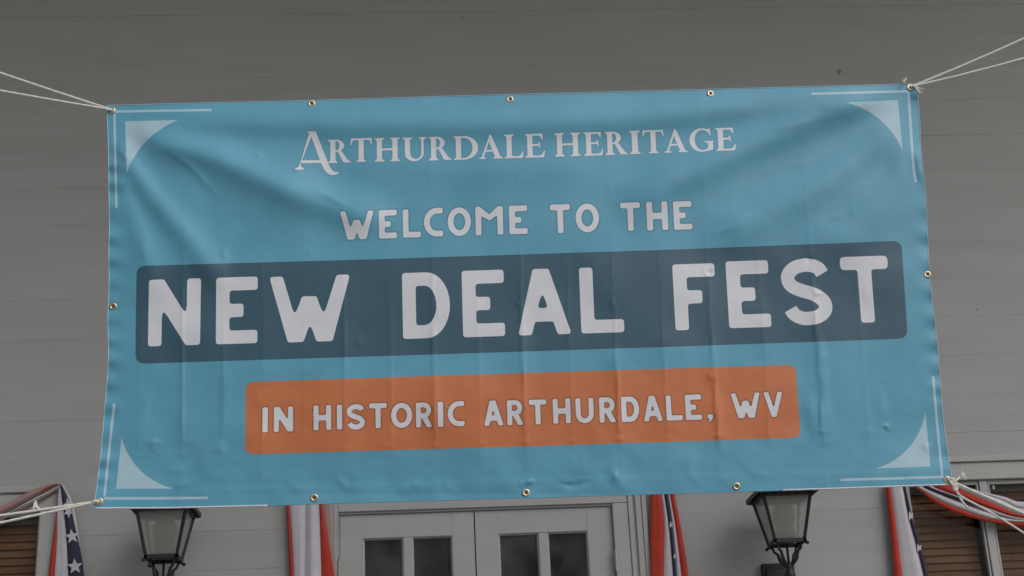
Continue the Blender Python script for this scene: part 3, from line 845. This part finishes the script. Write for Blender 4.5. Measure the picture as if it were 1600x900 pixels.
# letter outlines darken the print just round them
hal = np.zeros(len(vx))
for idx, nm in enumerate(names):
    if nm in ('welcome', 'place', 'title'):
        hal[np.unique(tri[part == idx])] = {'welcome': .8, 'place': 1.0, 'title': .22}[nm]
def world(px, py): return Pn(px, py, YB - H(px, py) * PXM)
W0 = world(vx, vy)
e = 0.8
NX = world(vx + e, vy) - world(vx - e, vy); NY = world(vx, vy - e) - world(vx, vy + e)
NR = np.cross(NX, NY); NR /= np.linalg.norm(NR, axis=1)[:, None]

banner = empty('banner', P(816, 460, YB))
tag(banner, 'big blue vinyl festival banner reading NEW DEAL FEST, tied up with white cords', 'banner')
style = {'cloth': ('cloth', V_blue, None), 'text_panel_orange': ('text_panel', V_orange, 'orange rounded panel under the lower line of text'), 'text_panel_navy': ('text_panel', V_navy, 'navy rounded panel behind the largest words'),
         'title': ('lettering', V_white, ROWS['title'][3]), 'welcome': ('lettering', V_white, ROWS['welcome'][3]), 'fest': ('lettering', V_white, ROWS['fest'][3]), 'place': ('lettering', V_white, ROWS['place'][3])}
def sheet(oname, t, m, parent):
    u, inv = np.unique(t, return_inverse=True)
    inv = inv.reshape(t.shape)
    me = bpy.data.meshes.new(oname)
    me.from_pydata(W0[u].tolist(), [], inv.tolist())
    me.polygons.foreach_set('use_smooth', [True] * len(me.polygons))
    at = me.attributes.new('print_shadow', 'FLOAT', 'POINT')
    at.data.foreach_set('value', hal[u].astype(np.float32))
    # every face looks at the viewer, with the cloth's true surface normals
    if me.polygons[0].normal.y > 0: me.flip_normals()
    me.normals_split_custom_set_from_vertices([tuple(-n) if n[1] > 0 else tuple(n) for n in NR[u]])
    return link(oname, me, m, parent)
for idx, nm in enumerate(names):
    oname, m, lab = style.get(nm, ('corner_ornament', V_pale, None))
    if nm in ROWS:
        x0, y0 = ROWS[nm][4][0][1], ROWS[nm][4][0][4]
        row = empty('lettering', P(x0, y0, YB), banner)
        row['label'] = lab
        for L in range(nlet):
            t = tri[(part == idx) & (letter_of == L)]
            if len(t): sheet('letter', t, m, row)
        continue
    t = tri[part == idx]
    if len(t) == 0: continue
    o = sheet(oname, t, m, banner)
    if lab: o['label'] = lab

# hems: the turned edge of the vinyl, white unprinted margin at the bottom corners
def hem(pts, r, m):
    pts = seg_resample(pts, 5.0, False)
    a = np.array(pts)
    wpos = world(a[:, 0], a[:, 1])
    bm = bmesh.new(); tube(bm, [tuple(p) for p in wpos], r, 6)
    return obj('hem', bm, m, banner, True)
top = [p for p in outline[:outline.index(min(outline, key=lambda p: (p[0] - 1433) ** 2 + (p[1] - 131) ** 2)) + 1]]
hem(top, 0.0016, V_pale)  # pale colour paints in the light the top edge catches
hem(sp([(1433, 131), (1437, 190), (1438, 222), (1440, 250), (1445, 290), (1448, 340), (1452, 430), (1460, 500), (1466, 560), (1472, 640), (1478, 690), (1486, 742), (1487, 757)]), 0.0015, V_pale)
hem(sp([(147, 794.5), (158, 705), (162.5, 650), (166, 610), (169, 570), (169.2, 530), (168.4, 500), (170.5, 440), (170, 400), (171, 340), (170, 300), (169.5, 240), (167, 165)]), 0.0014, V_pale)
hem([(147, 794.2), (260, 793.6), (418, 790)], 0.0026, V_white)
hem([(1222, 765.8), (1320, 762.8), (1487, 756.8)], 0.0024, V_white)
hem([(418, 790), (490, 787.5), (660, 782.5), (822, 778), (1000, 772.6), (1160, 768.2), (1222, 765.8)], 0.0014, V_blue)

GROM = [(175, 173), (487, 162), (797, 155.5), (1110, 146.5), (1422, 137), (155, 784), (491, 778), (822, 770), (1151, 760), (1480, 750), (177, 479), (1449, 429)]
for gxp, gyp in GROM:
    c = world(np.array([float(gxp)]), np.array([float(gyp)]))[0]
    bm = bmesh.new()
    r = 6.0 * PXM
    prof = []
    for k in range(9):
        a = math.pi * k / 8
        prof.append((r * 0.70 + r * 0.30 * math.cos(a), 0.0002 + r * 0.28 * math.sin(a)))
    lathe(bm, [(r, -0.001)] + prof + [(r * 0.38, -0.0012)], (0, 0, 0), 'Y', 16)
    bmesh.ops.rotate(bm, verts=bm.verts, cent=(0, 0, 0), matrix=Matrix.Rotation(rs.uniform(-.1, .1), 3, 'X') @ Matrix.Rotation(rs.uniform(-.1, .1), 3, 'Z'))
    bmesh.ops.translate(bm, verts=bm.verts, vec=c)
    g = obj('grommet', bm, M_brass, banner, True)
    bm = bmesh.new(); lathe(bm, [(r * 0.44, 0.0), (r * 0.40, 0.0012), (r * 0.2, 0.0014)], tuple(c), 'Y', 12)
    obj('eyelet', bm, M_core, g)

# ------------------------------------------------------------------ cords
def rope_tube(bm, pts, r=0.0038, n=9, twist=260.0):
    """a laid rope: a tube whose section is lobed and turns along its length"""
    pts = [Vector(p) for p in pts]
    # resample by length
    out = [pts[0]]
    for a, b in zip(pts, pts[1:]):
        L = (b - a).length
        k = max(1, int(L / 0.006))
        for j in range(1, k + 1): out.append(a + (b - a) * (j / k))
    rings = []; prev = None; s = 0.0
    for i, p in enumerate(out):
        t = (out[min(i + 1, len(out) - 1)] - out[max(i - 1, 0)]).normalized()
        if i: s += (out[i] - out[i - 1]).length
        if prev is None: u = t.cross(Vector((0.3, 1, 0.2))).normalized()
        else: u = (prev - t * prev.dot(t)).normalized()
        prev = u; v = t.cross(u)
        ring = []
        for k in range(n):
            a = 2 * math.pi * k / n
            rr = r * (1 + 0.10 * math.cos(3 * (a + s * twist)))
            ring.append(bm.verts.new(p + (u * math.cos(a) + v * math.sin(a)) * rr))
        rings.append(ring)
    for a, b in zip(rings, rings[1:]):
        for k in range(n): bm.faces.new((a[k], a[(k + 1) % n], b[(k + 1) % n], b[k]))
    bm.faces.new(rings[0]); bm.faces.new(rings[-1][::-1])

def gro(i):
    x, y = GROM[i]
    return Vector(world(np.array([float(x)]), np.array([float(y)]))[0])
def run(g, px, py, sag=0.01, y_end=YB - 0.02):
    """a cord from a grommet past the picture edge at (px, py) and on to the column"""
    a = g + Vector((0, -0.006, 0))
    b = P(px, py, YB - 0.012)
    d = (b - a)
    side = 1 if d.x > 0 else -1
    end = a + d * ((side * (COLX - 0.17) - a.x) / d.x)
    end.y = YB - 0.06
    pts = []
    for k in range(25):
        t = k / 24
        p = a.lerp(end, t); p.z -= sag * 4 * t * (1 - t)
        p.z += 0.0002 * math.sin(t * 31 + px) * min(1, t * 6)
        pts.append(p)
    return pts
def wrap(bm, z, side, r):
    rc = 0.18
    for o in (0.0, 0.009):
        rope_tube(bm, [(side * COLX + (rc + r) * math.cos(a * math.pi / 12), YB + (rc + r) * math.sin(a * math.pi / 12), z + o) for a in range(25)], r)
def cord(lab, gi, ends, extra=(), r=0.0040):
    g = gro(gi)
    root = empty('cord', tuple(g))
    tag(root, lab, 'cord', 'white cords tying up the banner')
    for px, py in ends:
        bm = bmesh.new()
        pts = run(g, px, py)
        rope_tube(bm, pts, r)
        obj('strand', bm, M_cord, root, True)
        bm = bmesh.new(); wrap(bm, pts[-1].z, 1 if px > 800 else -1, r); obj('column_loop', bm, M_cord, root, True)
    # loop through the grommet
    bm = bmesh.new()
    s = 1 if ends[0][0] > 800 else -1
    rope_tube(bm, [g + Vector((0, 0.012, -0.001)), g + Vector((0, -0.002, 0)), g + Vector((s * 0.006, -0.009, 0.001)), g + Vector((s * 0.02, -0.009, -0.001))], r)
    obj('grommet_loop', bm, M_cord, root, True)
    for nm, pts, rr in extra:
        bm = bmesh.new()
        if nm == 'frayed_end':
            q = [P(x, y, YB - 0.014) for x, y in pts]
            base, tip = q[0], q[-1]
            for k in range(9):
                off = Vector((rb.uniform(-1, 1), rb.uniform(-1, 1), rb.uniform(-1, 1))) * rr * 2.2
                tube(bm, [base, base.lerp(tip, .5) + off * .35, tip + off], [rr * .55, rr * .4, rr * .15], 5)
        else:
            rope_tube(bm, catmull([P(x, y, YB - 0.014 - 0.004 * (i % 2)) for i, (x, y) in enumerate(pts)], 5), rr)
        obj(nm, bm, M_cord, root, True)
    return root
cord('white cord pair running up left from the upper left banner corner', 0, ((0, 112), (0, 140)))
cord('white cord pair rising steeply from the upper right banner corner with frayed ends', 4, ((1600, 59.5), (1600, 91)),
     (('frayed_end', [(1411.5, 133), (1413, 123)], .004), ('frayed_end', [(1430, 136), (1441, 139)], .004), ('frayed_end', [(1430, 137), (1438, 147)], .004)), r=0.0040)
cord('white cord pair with a small knot running left from the lower left banner corner', 5, ((0, 803), (0, 814.5)),
     (('knot', [(50, 795.5), (53, 793), (54.5, 787), (55.5, 783), (56.5, 789), (58, 793.5), (61, 794)], .0034), ('knot', [(52.5, 794), (53.5, 788.5), (56, 783.5)], .003)), r=0.0038)
cord('white cord running down right from the lower right banner corner with loose knotted ends', 9, ((1600, 801), ),
     (('loose_strand', [(1484, 752), (1489, 758), (1493, 765), (1500, 774), (1515, 783), (1540, 796), (1572, 815), (1600, 833), (1640, 860)], .0030),
      ('loose_end', [(1490, 756), (1493, 764), (1497, 772), (1503, 783), (1509, 790), (1511, 793)], .0034),
      ('loose_end', [(1488, 757), (1494, 751), (1500, 745.5), (1503, 743)], .0034), ('knot', [(1489, 756), (1493, 758.5), (1496, 763), (1492, 766), (1490, 761)], .0034),
      ('frayed_end', [(1501, 745), (1506, 741)], .005), ('frayed_end', [(1502, 745), (1508, 746)], .004)), r=0.0042)

# ------------------------------------------------------------------ patriotic bunting on the wall
def edge_at(pl, n):
    L = [0.0]
    for a, b in zip(pl, pl[1:]): L.append(L[-1] + math.hypot(b[0] - a[0], b[1] - a[1]))
    c = catmull([(a, b, 0) for a, b in pl], 8)
    # resample evenly
    d = [0.0]
    for a, b in zip(c, c[1:]): d.append(d[-1] + (b - a).length)
    out = []
    for k in range(n + 1):
        s = d[-1] * k / n
        j = max(i for i in range(len(d)) if d[i] <= s + 1e-9)
        if j >= len(c) - 1: out.append(c[-1]); continue
        t = (s - d[j]) / max(1e-9, d[j + 1] - d[j]); out.append(c[j].lerp(c[j + 1], t))
    return out
def ribbon(A, B, y0, bulge, nA=22, nB=8, waves=0.0, y1=None):
    """cloth between two traced edges; stands out from the wall as a rounded fold"""
    ea, eb = edge_at(A, nA), edge_at(B, nA)
    bm = bmesh.new()
    rows = []
    for i in range(nA + 1):
        yy = y0 if y1 is None else y0 + (y1 - y0) * i / nA
        row = []
        for k in range(nB + 1):
            t = k / nB
            p = ea[i].lerp(eb[i], t)
            q = P(p.x, p.y, -0.06)
            q.y = yy - bulge * math.sin(math.pi * t) - waves * math.sin(2 * math.pi * t * 1.5 + 0.4 + i * .05)
            row.append(bm.verts.new(q))
        rows.append(row)
    for r0, r1 in zip(rows, rows[1:]):
        for k in range(nB): bm.faces.new((r0[k], r0[k + 1], r1[k + 1], r1[k]))
    return bm
def ext(pl, dy=110):
    """carry a traced edge on below the picture"""
    (x0, y0), (x1, y1) = pl[-2], pl[-1]
    s = (x1 - x0) / (y1 - y0)
    return list(pl) + [(x1 + s * dy * .8, y1 + dy)]
def star(cx, cy, r, rot, y, parent, clipx=None):
    bm = bmesh.new()
    vs = []
    for k in range(10):
        a = math.radians(rot + 90 + 36 * k); rr = r if k % 2 == 0 else r * .42
        x, yy = cx + rr * math.cos(a), cy - rr * math.sin(a)
        if clipx: x = min(max(x, clipx[0]), clipx[1])
        vs.append(bm.verts.new(P(x, yy, y)))
    f = bm.faces.new(vs)
    o = obj('star', bm, M_fwhite, parent)
    return o
Mc = {'red': M_fred, 'white': M_fwhite, 'navy': M_fnavy, 'pink': M_fpink}
def bunting(lab, loc, stripes, stars=()):
    root = empty('bunting', P(*loc, -0.06))
    tag(root, lab, 'bunting', 'red, white and blue bunting hung on the hall front')
    made = []
    for colr, A, B, y0, bl, wv, low in stripes:
        if low: A, B = ext(A), ext(B)
        made.append(obj(colr + '_stripe', ribbon(A, B, y0, bl, waves=wv), Mc[colr], root, True))
    for si, cx, cy, r, rot, y, clip in stars: star(cx, cy, r, rot, y, made[si], clip)
    return root
# left window: swag to the left, tail below the knot
bunting('bunting gathered at a peak over the left window with a starred tail beside the lamp', (93, 758), [
    ('red', [(88, 772), (86.5, 800), (80, 850), (74, 900)], [(90, 772), (89, 800), (88, 850), (85, 900)], -.040, .012, 0, True),
    ('white', [(91, 760), (88.5, 790), (87.5, 850), (84.5, 900)], [(95, 760), (98, 790), (103.5, 840), (107, 900)], -.045, .015, .004, True),
    ('navy', [(93, 758), (97, 785), (102.5, 830), (106, 900)], [(95, 757), (107, 785), (118, 830), (127, 868), (131, 900)], -.050, .014, 0, True),
    ('white', [(95, 757), (106, 783), (117, 828), (122, 846)], [(97, 756), (110, 778), (117, 805), (123, 846)], -.046, .006, 0, False),
    ('pink', [(93, 756), (72, 757), (38, 771), (0, 791), (-60, 815)], [(93, 757), (72, 766), (38, 783), (0, 803), (-60, 832)], -.050, .020, .003, False),
    ('red', [(92, 756.5), (84, 758), (76, 761), (68, 766)], [(92, 757.2), (84, 760), (76, 763.5), (67, 768)], -.075, .004, 0, False),
    ('white', [(93, 757), (74, 766), (42, 783), (5, 803), (-60, 832)], [(93, 760), (74, 771), (45, 786), (14, 801), (-60, 840)], -.042, .014, .002, False),
    ('pink', [(93, 758), (74, 770), (45, 786), (14, 801), (-60, 840)], [(93, 761), (74, 773), (45, 789), (16, 804), (-60, 846)], -.036, .010, 0, False)],
    [(2, 107.5, 788, 10, 20, -.0655, (98, 112)), (2, 107, 800, 9.5, 185, -.0657, (99, 114)), (2, 112.5, 838, 12, 8, -.066, None), (2, 117, 885, 13, 4, -.066, None)])
# beside the door
bunting('plain bunting tail of red and white folds left of the double door', (485, 790), [
    ('red', [(447, 770), (447, 794), (449.5, 840), (452, 900)], [(452, 770), (452.5, 794), (456, 840), (460, 900)], -.045, .012, 0, True),
    ('white', [(452, 770), (452.5, 794), (456, 840), (459, 900)], [(477, 770), (477, 793), (477, 840), (476, 900)], -.050, .018, .003, True),
    ('white', [(476, 770), (476, 793), (476, 840), (475, 900)], [(499, 770), (499.5, 792), (501, 840), (503, 900)], -.050, .022, -.003, True),
    ('red', [(498, 770), (499, 791), (500.5, 840), (502, 900)], [(500, 770), (504, 791), (512, 840), (522.5, 900)], -.056, .010, 0, True),
    ('pink', [(499, 770), (502, 791), (508, 840), (516, 900)], [(513, 770), (515, 790), (518, 835), (524, 900)], -.040, .004, 0, True)])
bunting('narrow bunting tail with a thin navy fold right of the double door', (1040, 775), [
    ('red', [(1017.5, 755), (1017, 775), (1016.5, 840), (1017.5, 900)], [(1030, 755), (1033.5, 775), (1038.5, 820), (1038, 900)], -.045, .018, .004, True),
    ('white', [(1031, 755), (1033, 775), (1038, 820), (1037.5, 900)], [(1037, 755), (1039.5, 775), (1046, 820), (1054, 900)], -.046, .012, 0, True),
    ('navy', [(1037, 755), (1038.5, 775), (1045.5, 820), (1052.5, 900)], [(1042, 755), (1044, 775), (1050.5, 820), (1057.5, 900)], -.054, .010, 0, True),
    ('white', [(1042, 755), (1043.5, 775), (1050, 820), (1057, 900)], [(1046, 755), (1048, 775), (1056, 820), (1066, 900)], -.046, .012, 0, True),
    ('red', [(1046, 755), (1047, 775), (1055, 820), (1065, 900)], [(1054, 755), (1055, 775), (1064, 820), (1076.5, 900)], -.050, .012, 0, True)],
    [(2, 1048.6, 820, 5.5, 12, -.0645, (1046.2, 1051)), (2, 1055, 869, 5, 12, -.0645, (1052.5, 1056))])
# right window: tail and a deep swag to the right
bunting('bunting swag sweeping right across the right window from a narrow starred tail', (1410, 763), [
    ('red', [(1384, 745), (1385, 763), (1390, 810), (1398, 900)], [(1390, 745), (1392, 763), (1399, 810), (1411, 900)], -.050, .014, 0, True),
    ('white', [(1390, 745), (1391.5, 763), (1398.5, 810), (1410, 900)], [(1409, 745), (1413, 763), (1422, 810), (1433, 850), (1446, 900)], -.046, .024, .004, True),
    ('navy', [(1409, 745), (1412, 763), (1421, 810), (1432, 850), (1444, 900)], [(1413, 745), (1416, 763), (1427, 810), (1438, 850), (1451, 900)], -.052, .010, 0, True),
    ('red', [(1425, 755), (1436, 763), (1465, 780), (1500, 795), (1550, 811), (1600, 815), (1680, 812)], [(1422, 755), (1433, 763), (1463, 786), (1500, 803), (1548, 815.5), (1600, 822), (1680, 820)], -.052, .010, 0, False),
    ('white', [(1437, 755), (1447, 763), (1485, 778), (1525, 793), (1565, 807), (1600, 812), (1680, 808)], [(1425, 755), (1436, 763.5), (1465, 780.5), (1500, 795.5), (1550, 811.5), (1600, 816), (1680, 813)], -.050, .016, .002, False),
    ('navy', [(1444, 755), (1455, 763), (1490, 775), (1512, 782.5), (1540, 795)], [(1438, 755), (1448, 763), (1486, 778), (1510, 786.5), (1540, 797)], -.066, .006, 0, False),
    ('white', [(1452, 755), (1464, 763), (1500, 776), (1540, 792), (1600, 809), (1680, 805)], [(1443, 755), (1454, 763.5), (1490, 776), (1530, 794), (1600, 813), (1680, 809)], -.056, .010, 0, False),
    ('red', [(1480, 752), (1492, 761), (1522, 774), (1560, 790), (1600, 804), (1680, 797)], [(1452, 755), (1463, 763), (1500, 776.5), (1540, 792.5), (1600, 810), (1680, 806)], -.058, .016, .003, False),
    ('white', [(1484, 750), (1497, 758), (1530, 769), (1570, 783), (1600, 795), (1680, 786)], [(1480, 752), (1492, 761), (1522, 774.5), (1560, 790.5), (1600, 804.5), (1680, 798)], -.060, .012, 0, False),
    ('white', [(1486, 750), (1500, 757), (1535, 768), (1570, 776), (1600, 784), (1680, 775)], [(1484, 750), (1497, 758.5), (1530, 769.5), (1570, 783.5), (1600, 795.5), (1680, 787)], -.054, .012, .002, False)],
    [(2, 1423, 806, 8, 18, -.0635, (1419.5, 1427)), (2, 1436, 856, 7, 22, -.0635, (1432.5, 1440))])

# ------------------------------------------------------------------ wall lanterns
def lantern(lab, cxpx, zpy, side):
    """side: +1 when the visible flank of the lantern is its right one"""
    YL = -0.29
    root_x = P(cxpx, zpy, YL).x
    zb = P(cxpx, zpy, YL).z            # underside of the glass box
    root = empty('wall_lantern', (root_x, 0, zb))
    tag(root, lab, 'lantern', 'black carriage lanterns on the hall front')
    cx, cy = root_x, YL
    hb, ht, hh = 0.079, 0.128, 0.243          # half widths bottom and top, height
    def ring(h, z): return [Vector((cx + sx * h, cy + sy * h, z)) for sx, sy in ((-1, -1), (1, -1), (1, 1), (-1, 1))]
    bot, topr = ring(hb, zb), ring(ht, zb + hh)
    for a, b in zip(bot, topr):
        bm = bmesh.new()
        d = (b - a).normalized()
        tube(bm, [a - d * .004, b], [0.0085, 0.0095], 4); obj('corner_post', bm, M_iron, root)
    for nm, rg, r in (('bottom_rim', bot, .009), ('top_rim', topr, .009)):
        bm = bmesh.new()
        for k in range(4):
            a, b = rg[k], rg[(k + 1) % 4]
            c0, c1 = min(a.x, b.x) - r, max(a.x, b.x) + r
            e0, e1 = min(a.y, b.y) - r, max(a.y, b.y) + r
            dz = .0006 * (k % 2)
            box(bm, c0, c1, e0, e1, a.z - .012 + dz, a.z + .010 - dz, .002)
        obj(nm, bm, M_iron, root)
    for k in range(4):
        bm = bmesh.new()
        i0, i1 = ring(hb - .004, zb + .006), ring(ht - .004, zb + hh - .006)
        vs = [bm.verts.new(p) for p in (i0[k], i0[(k + 1) % 4], i1[(k + 1) % 4], i1[k])]
        bm.faces.new(vs)
        bmesh.ops.solidify(bm, geom=bm.faces[:], thickness=0.003)
        obj('glass_pane', bm, M_lampglass, root)
    # hipped roof with a scalloped eave
    ez = zb + hh + 0.012
    he = 0.163
    bm = bmesh.new()
    n = 8
    low, mid = [], []
    for k in range(4):
        a, b = [(-1, -1), (1, -1), (1, 1), (-1, 1)][k], [(-1, -1), (1, -1), (1, 1), (-1, 1)][(k + 1) % 4]
        for j in range(n * 2):
            t = j / (n * 2)
            x, y = a[0] + (b[0] - a[0]) * t, a[1] + (b[1] - a[1]) * t
            low.append(bm.verts.new((cx + x * he, cy + y * he, ez - .008 - (.0055 if j % 2 else 0)))); mid.append(bm.verts.new((cx + x * he, cy + y * he, ez + .014)))
    N = len(low)
    for j in range(N): bm.faces.new((low[j], low[(j + 1) % N], mid[(j + 1) % N], mid[j]))
    inn = [bm.verts.new((v.co.x * .86 + cx * .14, v.co.y * .86 + cy * .14, ez + .004)) for v in low]
    for j in range(N): bm.faces.new((low[j], inn[j], inn[(j + 1) % N], low[(j + 1) % N]))
    bm.faces.new(inn)
    upl = [bm.verts.new((v.co.x * .30 + cx * .70, v.co.y * .30 + cy * .70, ez + .085)) for v in mid]
    for j in range(N): bm.faces.new((mid[j], upl[j], upl[(j + 1) % N], mid[(j + 1) % N]))
    up2 = [bm.verts.new((v.co.x, v.co.y, ez + .12)) for v in upl]
    for j in range(N): bm.faces.new((upl[j], up2[j], up2[(j + 1) % N], upl[(j + 1) % N]))
    bm.faces.new(up2)
    rf = obj('roof', bm, M_iron, root)
    bm = bmesh.new(); lathe(bm, [(.012, ez + .12), (.02, ez + .135), (.024, ez + .15), (.014, ez + .17), (.004, ez + .2)], (cx, cy, 0), n=12)
    obj('finial', bm, M_iron, rf, True)
    # chimney glass and lamp holder inside
    bm = bmesh.new(); lathe(bm, [(.036, zb + .085), (.062, zb + .125), (.064, zb + .15), (.050, zb + .19), (.036, zb + .215), (.034, zb + .24)], (cx, cy, 0), n=18)
    obj('lamp_chimney', bm, M_globe, root, True)
    bm = bmesh.new(); lathe(bm, [(.050, zb + .002), (.052, zb + .06), (.046, zb + .085)], (cx, cy, 0), n=16)
    obj('lamp_holder', bm, mat('holder_grey', (.17, .17, .16), .6), root, True)
    # small ball feet, four scrolled brackets, a middle rod
    for p in ring(hb + .012, zb - .018):
        bm = bmesh.new(); bmesh.ops.create_uvsphere(bm, u_segments=10, v_segments=8, radius=.0095, matrix=Matrix.Translation(p)); obj('ball', bm, M_iron, root, True)
    zs0 = zb - .125
    for sx, sy in ((-1, -1), (1, -1), (1, 1), (-1, 1)):
        bm = bmesh.new()
        prof = [(.098, -.020), (.088, -.012), (.074, -.022), (.067, -.042), (.057, -.050), (.050, -.060), (.043, -.088), (.026, -.112), (.010, -.124)]
        rad = [.004, .006, .0065, .0075, .0065, .0085, .0105, .0095, .007]
        c = catmull([(cx + sx * a * .86, cy + sy * a * .86, zb + z) for a, z in prof], 3)
        rr = [rad[min(int(i / 3), 8)] * (1 - (i / 3 % 1)) + rad[min(int(i / 3) + 1, 8)] * (i / 3 % 1) for i in range(len(c))]
        tube(bm, c, rr, 8); obj('bracket', bm, M_iron, root, True)
    bm = bmesh.new(); tube(bm, [(cx, cy, zb - .004), (cx, cy, zs0)], .0068, 8); obj('rod', bm, M_iron, root, True)
    bm = bmesh.new(); lathe(bm, [(.012, zs0 + .012), (.024, zs0 + .004), (.022, zs0 - .008), (.016, zs0 - .018), (.027, zs0 - .035), (.030, zs0 - .052), (.022, zs0 - .066), (.028, zs0 - .082), (.020, zs0 - .1), (.026, zs0 - .12), (.018, zs0 - .15), (.008, zs0 - .2)], (cx, cy, 0), n=14)
    obj('stem', bm, M_iron, root, True)
    # arm back to the plate on the wall
    bm = bmesh.new()
    tube(bm, catmull([(cx, cy, zs0 - .06), (cx, cy + .09, zs0 - .10), (cx, cy + .18, zs0 - .11), (cx, -.02, zs0 - .10)], 5), [.017] * 16, 10); obj('arm', bm, M_iron, root, True)
    zp = P(cxpx, zpy + 33).z
    bm = bmesh.new()
    box(bm, cx - .092, cx + .092, -.034, -.004, zp - .30, zp, .006); obj('back_plate', bm, M_iron, root)
    bm = bmesh.new(); box(bm, cx - .07, cx + .07, -.044, -.033, zp - .275, zp - .025, .006); obj('plate_boss', bm, M_iron, root)
    return root
lantern('black carriage lantern between the starred bunting tail and the red and white tail', 256, 873, 1)
lantern('black carriage lantern under the lower right of the banner, square wall plate showing', 1229, 848, -1)
